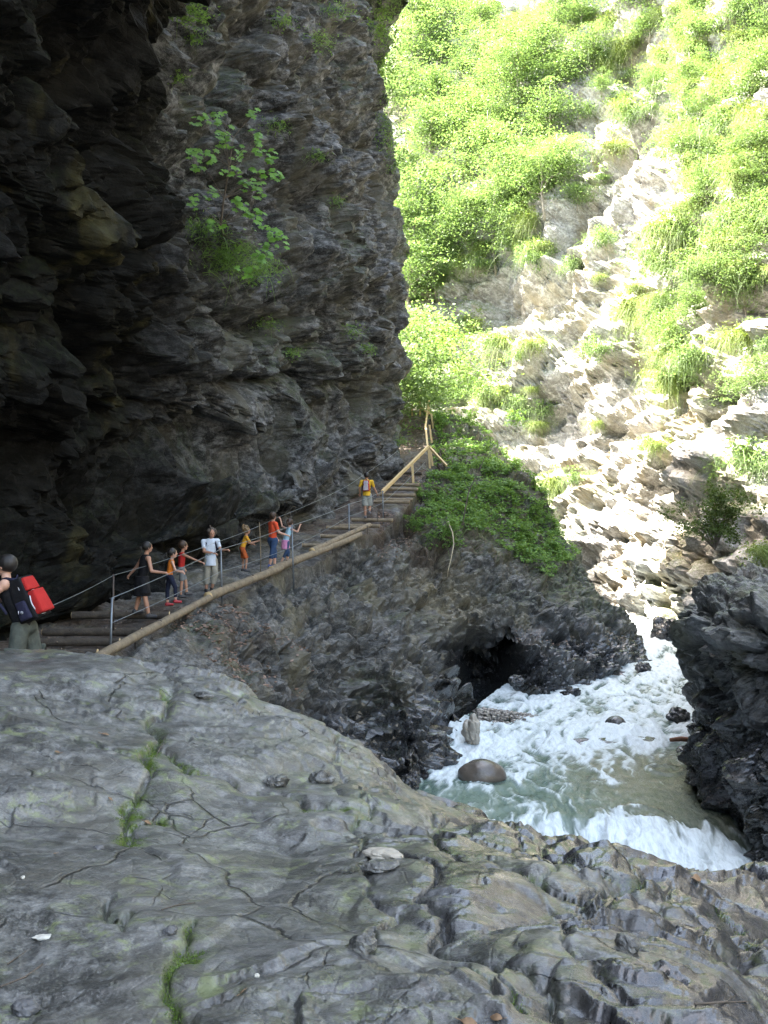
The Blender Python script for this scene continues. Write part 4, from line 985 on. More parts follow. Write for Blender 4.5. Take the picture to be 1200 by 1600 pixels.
ns = 0
for i in range(420):
    px = rt_.uniform(650, 1215); py = rt_.uniform(0, 760)
    d = .22
    if px < 870-.1*py and py < 640: d = .9
    if 1010-.02*py < px < 1110 and py < 700: d = 1.0
    if px > 1100 and py < 420: d = .9
    if 840 < px < 1010 and py < 90: d = .9
    if 740 < px < 860 and 415 < py < 500: d = 0
    if px > 860 and py > 600: d *= .35
    if rt_.random() > d: continue
    p_, n_ = surf_at(WALL, px, py, 'wall'); far_ = px < 820
    shrub(tuple(p_+n_*.15), rt_.choice([0, 1, 2, 3] if not far_ else [0, 1, 1, 2]), rt_.uniform(.6, 1.35), rt_.uniform(-.6, .6), 'low shrub with trailing grass '+zone(px, py), 'shrub', 'shrubs '+zone(px, py)); ns += 1
    if ns > 230: break
ds = empty('rock_shrub', at(1120, 830, 37.5), 'dense dark rounded shrub on the shaded ledge above the right bank', 'shrub')
for q, (dx, dy, dz, sc) in enumerate([(0, 0, 0, 1), (.7, .3, -.15, .9), (-.5, .2, .35, .8), (.3, 0, -.5, .7)]):
    pass
r_ = np.random.default_rng(95); cl = r_.normal(size=(40, 3))*np.array([.65, .5, .48])+np.array([0, 0, .35]); k = r_.integers(0, 40, 5000)
V, Fs, T = leaf_quads(cl[k]+r_.normal(size=(5000, 3))*.16, .12, r_, .4); link('foliage', mesh_np('foliage', V, Fs, leaf_mat('shrub_leaves', (.03, .06, .012), (.10, .15, .03), .35), False, {'tint': T}), ds)
mb = MB(); 
for c_ in cl[:18]: mb.tube([(0, .2, -.7), tuple(np.array(c_)*.5+np.array([0, 0, -.1])), tuple(c_)], [.03, .02, .006], 5, cap=False)
mb.build('stems', M_BARK, ds)
shrub(at(1195, 860, 33), 3, .9, 1.0, 'yellowish trailing shrub right of the dark rounded shrub', 'shrub', None)

# plants on the dark cliff
def maple_leaf(c, t, nrm, s):
    b = nrm.cross(t).normalized(); P_ = [(0, -.45), (.22, -.30), (.5, -.28), (.34, -.02), (.5, .22), (.2, .18), (0, .55), (-.2, .18), (-.5, .22), (-.34, -.02), (-.5, -.28), (-.22, -.30)]
    return [c+(t*y+b*x-nrm*(abs(x)*.25))*s for x, y in P_]
ms = empty('maple_sapling', surf_at(CLIFF, 352, 372, 'cliff')[0], 'bright green maple sapling growing out of the dark cliff', 'sapling')
mr = random.Random(3); L0 = ms.location.copy(); V = []; Fs = []; T = []; mb = MB()
yb = L0.y-1.5
stem = [Vector((0, 0, 0))]+[Vector(at(px, py, yb))-L0 for px, py in [(345, 350), (350, 310), (358, 260), (365, 215)]]; mb.tube(stem, [.035, .03, .025, .018, .01], 6)
for (px, py, wpx) in [(312, 188, 22), (340, 183, 26), (350, 208, 22), (398, 178, 14), (401, 215, 14), (325, 240, 34), (300, 235, 16), (370, 238, 20), (405, 230, 14), (425, 242, 14), (315, 258, 30), (360, 268, 26), (403, 275, 16), (433, 275, 14), (385, 290, 18), (405, 298, 14), (372, 320, 20), (395, 330, 20), (410, 343, 14), (440, 375, 16), (425, 368, 14), (335, 350, 24), (300, 315, 14), (415, 390, 16), (330, 305, 16), (408, 405, 18), (380, 425, 20), (345, 222, 16)]:
    e = Vector(at(px, py, yb+mr.uniform(-.4, .5)))-L0; k = min(4, max(0, int((400-py)/50))); mb.tube([stem[k], stem[k].lerp(e, .55)+Vector((0, 0, .06)), e], [.012, .008, .003], 4, cap=False)
    for j in range(9):
        w_ = wpx/F*yb; c = e+Vector((mr.uniform(-w_, w_)*.62, mr.uniform(-.25, .25), mr.uniform(-.16, .16))); nrm = Vector((mr.uniform(-.2, .7), -.75+mr.uniform(-.3, .3), .65)).normalized()
        t = Vector((mr.uniform(-.7, .7), -.4, -.6)); t = (t-nrm*t.dot(nrm)).normalized(); b0 = len(V); V += maple_leaf(c, t, nrm, mr.uniform(.15, .23)); Fs.append(tuple(range(b0, b0+12))); tv = mr.random(); T += [tv]*12
mb.build('stem', M_BARK, ms); me = bpy.data.meshes.new('leaves'); me.from_pydata([tuple(v) for v in V], [], Fs); a = me.attributes.new('tint', 'FLOAT', 'POINT'); a.data.foreach_set('value', T); me.materials.append(M_LEAF_MAPLE); link('leaves', me, ms)
def tuft(px, py, G, key, w, n, L, label, name='grass_tuft', mat=None, leaves=0, lsize=.1, out=.6, group=None, cat='grass'):
    p_, n_ = surf_at(G, px, py, key); r_ = np.random.default_rng(int(px*7+py)); ro = r_.normal(size=(n, 3))*np.array([w*.5, w*.3, w*.22]); di = r_.normal(size=(n, 3))*.35+np.array([n_.x, n_.y, .3])*out+np.array([0, 0, .35]); di /= np.linalg.norm(di, axis=1)[:, None]
    parts = [blades(ro, di, L, .009, r_, .9)]
    if leaves: parts.append(leaf_quads(r_.normal(size=(leaves, 3))*np.array([w*.5, w*.35, w*.35])+np.array([n_.x, n_.y, .1])*w*.25, lsize, r_, .4))
    V, Fs, T = join(parts); o = link(name, mesh_np(name, V, Fs, mat or M_LEAF, False, {'tint': T})); o.location = p_; tag(o, label, cat, group); return o
tuft(345, 400, CLIFF, 'cliff', 1.0, 600, .75, 'large tuft of long green grass hanging under the maple sapling', leaves=160, lsize=.12)
tuft(395, 425, CLIFF, 'cliff', .8, 320, .5, 'lower tuft of grass spilling to the right of the big one', leaves=200, lsize=.12)
tuft(318, 365, CLIFF, 'cliff', .6, 220, .5, 'small tuft of grass left of the sapling foot', leaves=60, lsize=.1)
for i, (px, py, w, lv, lb) in enumerate([(298, 20, .5, 160, 'bright leafy plant at the very top edge of the picture over the dark cliff'), (300, 65, .35, 70, 'small leafy sprig below the plant at the top edge'), (283, 122, .25, 30, 'tiny leafy sprig left of the cliff fold'), (440, 42, .5, 90, 'leafy plant high on the lit part of the cliff'), (430, 200, .5, 40, 'thin dark plant beside the maple sapling tip'), (418, 510, .5, 80, 'green plant on the ledge in the middle of the cliff'), (460, 552, .4, 60, 'low plant below the middle ledge of the cliff'), (545, 525, .5, 60, 'small plant on the right part of the cliff near its edge'), (575, 540, .4, 40, 'small plant nearest the cliff edge at mid height'), (530, 310, .4, 40, 'plant on the upper right face of the cliff'), (500, 60, .7, 70, 'faded grassy plant near the top of the lit cliff'), (530, 15, .8, 120, 'grassy plant at the top edge of the picture near the cliff corner'), (495, 250, .4, 40, 'thin plant on the upper cliff right of the maple'), (628, 690, .5, 90, 'leafy plant at the cliff foot beside the dirt path')]):
    tuft(px, py, CLIFF, 'cliff', w, int(120*w*2), .3, lb, 'cliff_plant', None, lv, .1, cat='plant')
for i, (px, py) in enumerate([(595, 20), (602, 60), (606, 110), (608, 150), (598, 100), (600, 185), (612, 215), (618, 260), (645, 400), (604, 0), (590, 45)]):
    tuft(px, py, CLIFF, 'cliff', .9, 120, .35, 'leafy creeper hanging along the outer edge of the cliff', 'creeper', M_LEAF_FAR if i % 2 else M_LEAF, 260, .13, cat='plant', group='creepers along the cliff edge')

# ground cover of the green spur
P_, n_ = TERR; U_, V_ = proj(P_); hm = (P_[..., 0] > np.interp(P_[..., 1], [q[1] for q in LOGLINE]+[48, 53, 61], [q[0] for q in LOGLINE]+[2.0, 2.2, 2.3])+.25)
poly = [(655, 640), (720, 645), (800, 700), (850, 765), (905, 870), (860, 905), (800, 870), (760, 835), (690, 825), (640, 835), (625, 800), (655, 760), (672, 720)]
def inpoly(U, V, poly):
    ins = np.zeros(U.shape, bool); j = len(poly)-1
    for i in range(len(poly)):
        xi, yi = poly[i]; xj, yj = poly[j]
        if yi != yj: ins ^= ((yi > V) != (yj > V)) & (U < (xj-xi)*(V-yi)/(yj-yi)+xi)
        j = i
    return ins
mk = inpoly(U_, V_, poly) & hm & (P_[..., 1] > 34.5) & (P_[..., 2] > -4)
idx = np.nonzero(mk.ravel())[0]; PF = P_.reshape(-1, 3); NF = n_.reshape(-1, 3)
den = fbm(PF[idx]*.9, 3, 808)
idx = idx[den + .25*RNG.normal(size=len(den)) > -.15]; wgt = np.ones(len(idx)); pick = RNG.choice(idx, 5200)
parts = []
base = PF[pick]+np.array([0, -.03, .02]); 
hgt = .10+.22*RNG.random(len(pick))*(1+.6*(fbm(base*1.1, 2, 811)))
cs = []
for j in range(8):
    a = RNG.random(len(pick))*6.28; rr_ = (.05+.15*RNG.random(len(pick))); cs.append(base+np.stack([np.cos(a)*rr_, np.sin(a)*rr_-.05, hgt*(.5+.6*RNG.random(len(pick)))], 1))
parts.append(leaf_quads(np.concatenate(cs), .13, RNG, .55, .6))
g_ = RNG.choice(idx, 2500); di = RNG.normal(size=(2500, 3))*.4+np.array([.1, -.3, .8]); di /= np.linalg.norm(di, axis=1)[:, None]; parts.append(blades(PF[g_], di, .35, .008, RNG, .7))
V, Fs, T = join(parts)
cover = link('ground_cover', mesh_np('ground_cover', V, Fs, M_LEAF, False, {'tint': T})); tag(cover, 'dense low leafy plants covering the spur right of the fence', 'ground cover', kind='stuff')
SHN = shrub_mesh(1.0, .7, 700, .11, 96, M_LEAF, 60)
for i, (px, py, sc, lb) in enumerate([(700, 830, 1.2, 'drooping bush on the brink above the pale blocks'), (745, 815, 1.0, 'bush right of the hanging root'), (660, 770, .8, 'bush just right of the steps'), (690, 660, 1.0, 'leafy bush beside the top of the fence'), (735, 655, .9, 'bush at the top of the spur'), (790, 760, .9, 'bush on the right shoulder of the spur'), (845, 800, .8, 'bush near the right outline of the spur'), (870, 860, .8, 'lowest bush on the right outline of the spur'), (715, 735, .9, 'bush in the middle of the spur'), (645, 815, .7, 'small bush at the lower end of the steps'), (760, 700, .9, 'bush on the upper middle of the spur'), (820, 830, .9, 'bush low on the spur above the dark rock'),
        (805, 655, 1.0, 'bush behind the top of the spur near the bright rock'), (850, 665, .9, 'bush furthest right behind the top of the spur')]):
    p_, nn_ = surf_at(TERR, px, py, 'terr') if py > 660 else (Vector(at(px, py, 56)), None)
    shrub((p_.x, p_.y, p_.z+.12), 0, sc, i*1.3, lb, 'bush', None, 'bush', SHN)
sp = empty('bare_sapling', at(722, 818, 38.2), 'thin leaning bare sapling rising over the green spur', 'sapling')
mb = MB(); o0 = sp.location
pts = [Vector(at(*q))-o0 for q in [(722, 822, 38.2), (728, 790, 38.3), (733, 765, 38.4), (748, 738, 38.5), (758, 712, 38.6), (765, 698, 38.6)]]; mb.tube(pts, [.03, .028, .024, .02, .014, .006], 6); mb.build('stem', M_BARK, sp)
for q in [((748, 738), (752, 715)), ((758, 712), (785, 695)), ((733, 765), (722, 745)), ((765, 698), (775, 690))]:
    mb = MB(); a = Vector(at(*q[0], 38.5))-o0; b_ = Vector(at(*q[1], 38.3))-o0; mb.tube([a, b_], [.012, .004], 5); mb.build('twig', M_BARK, sp)
rt = empty('hanging_root', at(706, 820, 36.9), 'pale root hanging down from the brink over the blocks', 'root')
mb = MB(); o0 = rt.location; mb.tube([Vector(at(*q))-o0 for q in [(700, 815, 36.9), (707, 832, 36.4), (709, 850, 36.0), (705, 872, 35.3), (700, 892, 35.0), (699, 902, 34.9)]], [.03, .026, .022, .018, .012, .006], 6); mb.build('root', plain('root', (.42, .36, .24), .8), rt)
for q in [((707, 832, 36.4), (722, 828, 36.5)), ((709, 850, 36), (703, 862, 35.8))]:
    mb = MB(); mb.tube([Vector(at(*q[0]))-o0, Vector(at(*q[1]))-o0], [.014, .005], 5); mb.build('rootlet', M_BARK, rt)

# fallen leaves
m = leaf_mat('dead_leaves', (.17, .10, .07), (.36, .25, .19), .15); M_DEAD = m
def litter_at(pts, nrm, size, label, name='leaf_litter'):
    V, Fs, T = leaf_quads(np.array(pts), size, RNG, 1.2, .7); o = link(name, mesh_np(name, V, Fs, m, False, {'tint': T})); tag(o, label, 'fallen leaves', kind='stuff')
cand = np.nonzero(((np.exp(-(((P_[..., 0]+2.75)/1.45)**2+((P_[..., 1]-21.6)/1.3)**2)) > .2) & (n_[..., 2] > .5)).ravel())[0]
cand = cand[fbm(PF[cand]*1.6, 3, 302)+.35*RNG.normal(size=len(cand)) > .15]; litter_at(PF[RNG.choice(cand, 2200)]+np.array([0, 0, .02]), None, .085, 'reddish brown fallen leaves on the slabs below the path')
cand = np.nonzero(((U_ > 590) & (U_ < 660) & (V_ > 800) & (V_ < 880) & (P_[..., 1] > 32) & (n_[..., 2] > .5)).ravel())[0]; litter_at(PF[RNG.choice(cand, 1100)]+np.array([0, 0, .02]), None, .075, 'brown leaves on the bank right of the steps')
cand = np.nonzero(((U_ > 625) & (U_ < 668) & (V_ > 655) & (V_ < 760) & (P_[..., 1] > 40)).ravel())[0]; litter_at(PF[RNG.choice(cand, 1200)]+np.array([0, 0, .02]), None, .09, 'brown leaves on the upper dirt path')
cand = np.nonzero(((U_ > 800) & (U_ < 960) & (V_ > 975) & (V_ < 1010) & (P_[..., 1] > 33) & (n_[..., 2] > .5)).ravel())[0]
if len(cand): litter_at(PF[RNG.choice(cand, 350)]+np.array([0, 0, .02]), None, .07, 'brown leaves on the ledge of the dark lobe')

# small things lying on the foreground rock
def fz(px, py):
    p_, n_ = surf_at(FORE, px, py, 'fore'); return p_, n_
M_DL = plain('orange_leaf', (.24, .15, .08), .7, var=.3, scale=30); M_WS = plain('white_stone', (.60, .58, .50), .6, var=.3, scale=30); M_DST = plain('slate_chip', (.10, .10, .10), .5, var=.3, scale=20)
def lone_leaf(px, py, s, mat, label):
    s *= .62
    p_, n_ = fz(px, py); q = n_.to_track_quat('Z', 'Y').to_matrix().to_4x4(); mb = MB(); V = []; 
    prof = [(0, -.5, .02), (.22, -.25, .10), (.30, .05, .12), (.18, .32, .06), (0, .52, .03), (-.18, .32, .08), (-.30, .05, .14), (-.22, -.25, .10), (0, 0, .0)]
    mb.add([Vector(v)*s for v in prof], [(i, (i+1) % 8, 8) for i in range(8)]); mb.tube([(0, -.5*s, .02*s), (.05*s, -.8*s, .1*s)], .012*s, 4)
    o = mb.build('fallen_leaf', mat); sd = o.modifiers.new('th', 'SOLIDIFY'); sd.thickness = .0012; o.matrix_world = Matrix.Translation(p_+n_*.006) @ q @ Matrix.Rotation(px, 4, 'Z'); tag(o, label, 'leaf'); return o
lone_leaf(230, 1280, .085, M_DL, 'curled orange leaf beside the mossy crack near the middle of the slab'); lone_leaf(167, 1142, .085, M_DL, 'orange leaf high on the slab right of the left edge'); lone_leaf(176, 1243, .05, M_DL, 'small brown leaf left of the main crack')
lone_leaf(781, 1586, .07, M_DL, 'tan leaf near the bottom edge right of the centre'); lone_leaf(733, 1594, .09, M_DL, 'tan leaf at the very bottom edge'); lone_leaf(378, 1545, .05, M_DL, 'small tan leaf low in the middle of the slab'); lone_leaf(88, 1328, .03, M_DL, 'tiny pink leaf on the left of the slab'); lone_leaf(95, 1175, .07, M_DL, 'dull leaf near the left edge of the slab'); lone_leaf(1085, 1366, .12, M_DL, 'pale leaf on the far crest of the slab before the foam')
for i, (px, py, sz, mt, lb) in enumerate([(75, 1458, (.045, .026, .008), M_WS, 'flat white stone on the left of the slab'), (155, 1318, (.032, .026, .012), M_DST, 'dark square stone chip left of the middle of the slab'), (32, 1367, (.014, .01, .007), M_WS, 'tiny white pebble near the left edge'), (600, 1331, (.11, .07, .03), M_PALE, 'flat pale cobble lying in the joint near the centre, upper one'), (598, 1351, (.10, .065, .03), M_FORE, 'flat grey cobble under the pale one'), (265, 1450, (.035, .03, .02), M_DST, 'grey stone chip caught in the lower crack'), (405, 1520, (.012, .01, .008), M_WS, 'tiny white pebble low on the slab'), (35, 1575, (.05, .04, .03), M_DST, 'dark stone at the bottom left corner'), (570, 1478, (.06, .05, .05), M_FORE, 'round grey stone wedged in the joint below the centre'), (985, 1475, (.07, .05, .04), M_FORE, 'stone wedged in the joint on the right flank'), (320, 1082, (.1, .07, .035), M_FORE, 'stone on the crest right of the main crack'), (500, 1215, (.10, .07, .06), M_FORE, 'angular block by the right rim of the slab'), (430, 1218, (.1, .08, .05), M_FORE, 'angular stone beside the long mossy crack')]):
    p_, n_ = fz(px, py); stone('stone', tuple(p_+Vector((0, 0, sz[2]*.35))), sz, mt, lb, 'stone', seed=50+i, rz=i*50, n=24, facet=.2, smooth=False)
def twig(pts, r, label):
    P3 = [fz(*q)[0]+Vector((0, 0, r*1.2)) for q in pts]; t = empty('twig', tuple(P3[0]), label, 'twig'); mb = MB(); mb.tube([p-P3[0] for p in P3], [r, r*.9, r*.6][:len(P3)] if len(P3) <= 3 else r*.8, 5); o = mb.build('stem', M_BARK, t)
    d = (P3[-1]-P3[0]).normalized(); mb = MB(); a = (P3[1]-P3[0]); mb.tube([a, a+d*.05+Vector((.02, .02, .012))], [r*.6, r*.2], 4); mb.build('side_twig', M_BARK, t)
twig([(0, 1536), (35, 1522), (72, 1503)], .004, 'thin brown twig at the left edge low on the slab'); twig([(252, 1415), (275, 1408), (303, 1404)], .003, 'fine twig in the middle of the slab'); twig([(10, 1500), (24, 1492)], .003, 'short twig above the longer one at the left edge'); twig([(1090, 1565), (1130, 1562), (1165, 1560)], .004, 'reddish twig at the lower right corner'); twig([(243, 1175), (250, 1160), (253, 1148)], .003, 'dry stalk standing in the moss of the main crack')
# moss cushions in the cracks
Pf = FORE[0].reshape(-1, 3); U2, V2 = proj(Pf)
ci = np.nonzero((MOSSF.ravel() > .38) & (U2 > -20) & (U2 < 1220) & (V2 < 1620) & (Pf[:, 1] > 2))[0]
ci = ci[fbm(Pf[ci]*4.5, 3, 888) > -.05]; Pm = Pf[RNG.choice(ci, min(len(ci), 3200), replace=False)]
rep = np.repeat(Pm, 7, 0)+RNG.normal(size=(len(Pm)*7, 3))*np.array([.012, .012, .003]); di = RNG.normal(size=rep.shape)*.5+np.array([0, 0, 1.]); di /= np.linalg.norm(di, axis=1)[:, None]
V, Fs, T = blades(rep, di, .011, .0013, RNG, .3); mo = link('moss', mesh_np('moss', V, Fs, leaf_mat('moss_tips', (.05, .10, .01), (.16, .25, .03), .25), False, {'tint': T})); tag(mo, 'green moss filling the cracks of the foreground slab', 'moss', kind='stuff')
print('THINGS', round(time.time()-T0, 1), len(Pm))
# ------------------------------------------------------------ people
def V3(*a): return Vector(a)
def person(px, foot, Y, h, label, pose, skin, kid=0, face=(1, .3), hair=None, wear=None, group='hikers climbing the path'):
    """pose: joint -> (right, up, away) in fractions of the height; face: direction the figure looks (right, away)"""
    base = V3(*at(px, foot, Y)); f = V3(face[0], face[1], 0).normalized(); sdv = V3(f.y, -f.x, 0)    # to the figure's right
    hr_ = (.062, .076)[kid] if kid < 2 else .07
    J = {'head': (0, .93, 0), 'neck': (0, .835, 0), 'hip': (0, .52, 0)}
    def side(n, fr, up, sd): v = f*fr+sdv*sd; return (v.x, up, v.y)
    for s, n in ((1, 'R'), (-1, 'L')):
        J['sh'+n] = side(n, 0, .80, .105*s); J['el'+n] = side(n, -.01, .63, .135*s); J['ha'+n] = side(n, .03, .47, .14*s)
        J['hp'+n] = side(n, 0, .50, .05*s); J['kn'+n] = side(n, .01, .27, .055*s); J['an'+n] = side(n, 0, .035, .06*s)
    J.update(pose)
    Q = {k: V3(v[0]*h, v[2]*h, v[1]*h) for k, v in J.items()}
    root = empty('person', tuple(base), label, 'person', group)
    mb = MB(); R_ = lambda x: x*h
    up_t = (Q['neck']-Q['hip']).normalized()
    shc = (Q['shL']+Q['shR'])*.5; thin = .82 if kid else 1.0
    def torso(m_, g=0.0, bare=False):
        lat = (Q['shR']-Q['shL']).normalized()
        for t, w, d in ((0, .078, .058), (.25, .070, .052), (.5, .072, .055), (.78, .085, .060), (.95, .080, .050)):
            if bare and t > .9: continue
            c = Q['hip'].lerp(shc, t)
            for k in (-1, -.5, 0, .5, 1): m_.ball(c+lat*R_(w-d)*k*thin, R_(d)*thin+g, 10)
        # fill between the rings
        for t0, t1, w, d in ((0, .5, .072, .054), (.25, .78, .074, .054), (.5, .97, .078, .054)):
            for k in (-1, 0, 1): m_.caps(Q['hip'].lerp(shc, t0)+lat*R_(w-d)*k*thin, Q['hip'].lerp(shc, t1)+lat*R_(w-d)*k*thin, R_(d)*thin+g, R_(d)*thin+g, 10)
        if bare: m_.caps(Q['shL'].lerp(Q['shR'], .2), Q['shR'].lerp(Q['shL'], .2), R_(.030)*thin+g, R_(.030)*thin+g, 10)
        else: m_.caps(Q['shL'], Q['shR'], R_(.036)*thin+g, R_(.036)*thin+g, 10)
    torso(mb); mb.caps(shc+V3(0, 0, R_(.01)), Q['head']-V3(0, 0, R_(hr_*.6)), R_(.034), R_(.028), 10)
    hd = Q['head']; fr = f+V3(0, 0, pose.get('look', 0) if False else 0); rotm = Matrix((tuple(f), tuple(-sdv), (0, 0, 1))).transposed()
    mb.ball(hd+V3(0, 0, R_(.008)), (R_(hr_*.98), R_(hr_*.80), R_(hr_*1.05)), 16, rotm); mb.ball(hd+f*R_(hr_*.35)-V3(0, 0, R_(hr_*.55)), (R_(hr_*.58), R_(hr_*.55), R_(hr_*.55)), 12, rotm)
    mb.ball(hd+f*R_(hr_*1.02)-V3(0, 0, R_(hr_*.15)), (R_(hr_*.16), R_(hr_*.12), R_(hr_*.22)), 8, rotm)
    for s in (1, -1): mb.ball(hd+sdv*R_(hr_*.82)*s-V3(0, 0, R_(hr_*.1)), (R_(hr_*.18), R_(hr_*.10), R_(hr_*.26)), 8, rotm)
    for n in 'LR':
        mb.caps(Q['sh'+n], Q['el'+n], R_(.030)*thin, R_(.023)*thin); mb.caps(Q['el'+n], Q['ha'+n], R_(.024)*thin, R_(.015), 10)
        a = Q['ha'+n]; d = (a-Q['el'+n]).normalized(); curl = V3(0, 0, -1)-d*V3(0, 0, -1).dot(d)
        curl = curl.normalized() if curl.length > .2 else f; wdt = d.cross(curl).normalized()
        mb.caps(a, a+d*R_(.035), R_(.014), R_(.017), 8); mb.ball(a+d*R_(.03), (R_(.016),)*3, 8)
        for k in range(4):
            b0 = a+d*R_(.040)+wdt*R_(.0115)*(k-1.5); L_ = R_((.030, .034, .032, .025)[k]); m1 = b0+(d*.8+curl*.5)*L_*.6; m2 = m1+(d*.1+curl*.9)*L_*.5; rr = max(R_(.0058), .0068)
            mb.caps(b0-d*R_(.02), m1, rr*1.05, rr, 6); mb.caps(m1, m2, rr, rr*.85, 6)
        th = a+d*R_(.015)+wdt*R_(.012); mb.caps(th, th+(d*.7+wdt*.7+curl*.3)*R_(.028), R_(.007), R_(.0062), 6)
        mb.caps(Q['hp'+n], Q['kn'+n], R_(.050)*thin, R_(.034)*thin); mb.caps(Q['kn'+n], Q['kn'+n].lerp(Q['an'+n], .4), R_(.033)*thin, R_(.033)*thin); mb.caps(Q['kn'+n].lerp(Q['an'+n], .4), Q['an'+n], R_(.033)*thin, R_(.020))
        an = Q['an'+n]; mb.caps(an-V3(0, 0, R_(.012)), an+f*R_(.085)-V3(0, 0, R_(.018)), R_(.020), R_(.016), 8)
    body = mb.remesh('body', skin, .0085 if h > 1.4 else .0075, root, 2, .45)
    for s in (1, -1):
        e = MB(); e.ball(hd+f*R_(hr_*.86)+sdv*R_(hr_*.34)*s+V3(0, 0, R_(hr_*.05)), R_(hr_*.10), 8); e.build('eye', M_EYE, root)
    e = MB(); e.ball(hd+f*R_(hr_*.90)-V3(0, 0, R_(hr_*.52)), (R_(hr_*.07), R_(hr_*.26), R_(hr_*.07)), 8, rotm); e.build('mouth', M_LIP, root)
    hm_, style = hair; mb = MB()
    mb.ball(hd-f*R_(hr_*.20)+V3(0, 0, R_(hr_*.27)), (R_(hr_*1.10), R_(hr_*1.0), R_(hr_*1.02)), 14, rotm)
    if style in ('bob', 'long', 'curly'):
        for s in (-1, 0, 1): mb.caps(hd-f*R_(hr_*(.45 if s else .65))+sdv*R_(hr_*.6)*s, hd-f*R_(hr_*.6)+sdv*R_(hr_*.55)*s-V3(0, 0, R_(hr_*(1.7 if style == 'long' else .7))), R_(hr_*.42), R_(hr_*.30))
    if style == 'curly':
        rr = random.Random(4)
        for k in range(40):
            v = V3(rr.gauss(0, 1), rr.gauss(0, 1), rr.gauss(.4, .8)).normalized(); v = v if v.dot(f) < .5 else -v+V3(0, 0, .6); mb.ball(hd-f*R_(hr_*.15)+V3(0, 0, R_(hr_*.3))+v*R_(hr_*1.05), R_(hr_*.3), 6)
    if style == 'tail':
        a = hd-f*R_(hr_*.95)+V3(0, 0, R_(hr_*.35)); mb.caps(a, a-f*R_(hr_*.5)-V3(0, 0, R_(hr_*.4)), R_(hr_*.22), R_(hr_*.26)); mb.caps(a-f*R_(hr_*.5)-V3(0, 0, R_(hr_*.4)), a-f*R_(hr_*.35)-V3(0, 0, R_(hr_*1.9)), R_(hr_*.26), R_(hr_*.10))
    mb.remesh('hair', hm_, .010, root, 2, .5)
    # clothes
    w = wear
    if 'top' in w:
        mat, slv = w['top']; mb = MB(); torso(mb, .012, slv == 0)
        if w.get('hem'): c = Q['hip']; mb.tube([c+V3(0, 0, R_(.05)), c-V3(0, 0, R_(w['hem']))], [R_(.085)*thin, R_(.098)*thin], 14)
        for n in 'LR':
            a, b_ = Q['sh'+n], Q['el'+n]
            if slv > 0: mb.tube([a-(b_-a).normalized()*.02, a.lerp(b_, slv)], [R_(.032)*thin+.004, R_(.029)*thin+.007], 12); mb.ball(a, R_(.034)*thin+.005, 10)
        mb.remesh('shirt', mat, .012, root, 3, .4)
    if 'bottom' in w:
        mat, ln, fl = w['bottom']; mb = MB(); mb.ball(Q['hip']-V3(0, 0, R_(.005)), (R_(.098)*thin, R_(.08)*thin, R_(.062)), 14, Matrix((tuple(sdv), tuple(f), (0, 0, 1))).transposed())
        for n in 'LR':
            a, k_, an = Q['hp'+n], Q['kn'+n], Q['an'+n]; mb.ball(a, R_(.060)*thin, 10)
            if ln <= 1: mb.tube([a, a.lerp(k_, ln)], [R_(.060)*thin, R_(.047+fl)*thin], 14)
            else: mb.tube([a, k_, k_.lerp(an, ln-1)], [R_(.060)*thin, R_(.046+fl*.5)*thin, R_(.036+fl)*thin], 14); mb.ball(k_, R_(.046+fl*.5)*thin, 10)
        if w.get('skirt'): c = Q['hip']; mb.tube([c+V3(0, 0, R_(.03)), c.lerp((Q['knL']+Q['knR'])*.5, w['skirt'])], [R_(.09), R_(.115)], 16)
        mb.remesh(w.get('bname', 'shorts'), mat, .012, root, 2, .4)
    if 'extra' in w:
        mat, nm = w['extra']; mb = MB(); c = Q['hip']; mb.tube([c+V3(0, 0, R_(.035)), c-V3(0, 0, R_(.16))], [R_(.10)*thin, R_(.115)*thin], 14); mb.remesh(nm, mat, .012, root, 3, .4)
    for n in 'LR':
        an = Q['an'+n]; mb = MB(); mb.caps(an-f*R_(.018)-V3(0, 0, R_(.008)), an+f*R_(.09)-V3(0, 0, R_(.014)), R_(.028), R_(.024), 10); mb.caps(an, an+V3(0, 0, R_(.02)), R_(.026), R_(.025), 8)
        mb.remesh('shoe', w['shoe'], .010, root, 2, .5)
    return root, base, Q, f, sdv
M_EYE = plain('eyes', (.02, .015, .01), .2); M_LIP = plain('lips', (.35, .12, .1), .5)
H_BLK = plain('black_hair', (.015, .012, .010), .5, var=.4, scale=40, bump=.006); H_BRN = plain('brown_hair', (.055, .03, .016), .55, var=.4, scale=40, bump=.006); H_BLD = plain('fair_hair', (.18, .115, .05), .6, var=.35, scale=40, bump=.006); H_GRY = plain('greying_brown_hair', (.075, .052, .035), .6, var=.35, scale=40, bump=.006)
C_BLK = cloth('black_cloth', (.012, .012, .014)); C_RED = cloth('red_cloth', (.55, .035, .03)); C_ORR = cloth('orange_red_cloth', (.75, .10, .04)); C_ORG = cloth('orange_cloth', (.75, .22, .03)); C_YEL = cloth('yellow_cloth', (.80, .48, .04)); C_YOR = cloth('amber_cloth', (.80, .40, .04))
C_WHT = cloth('white_cloth', (.62, .68, .76), .15); C_BEI = cloth('beige_cloth', (.36, .34, .28)); C_OLV = cloth('grey_green_cloth', (.105, .115, .095), .4); C_RST = cloth('rust_cloth', (.42, .10, .03)); C_JNS = cloth('denim', (.045, .08, .16)); C_GRY = cloth('grey_cloth', (.20, .21, .21)); C_KHA = cloth('khaki_grey_cloth', (.34, .35, .32)); C_LBL = cloth('light_blue_cloth', (.42, .66, .78), .15); C_PNK = cloth('pink_cloth', (.70, .30, .52)); C_NVY = cloth('navy_cloth', (.02, .025, .05))
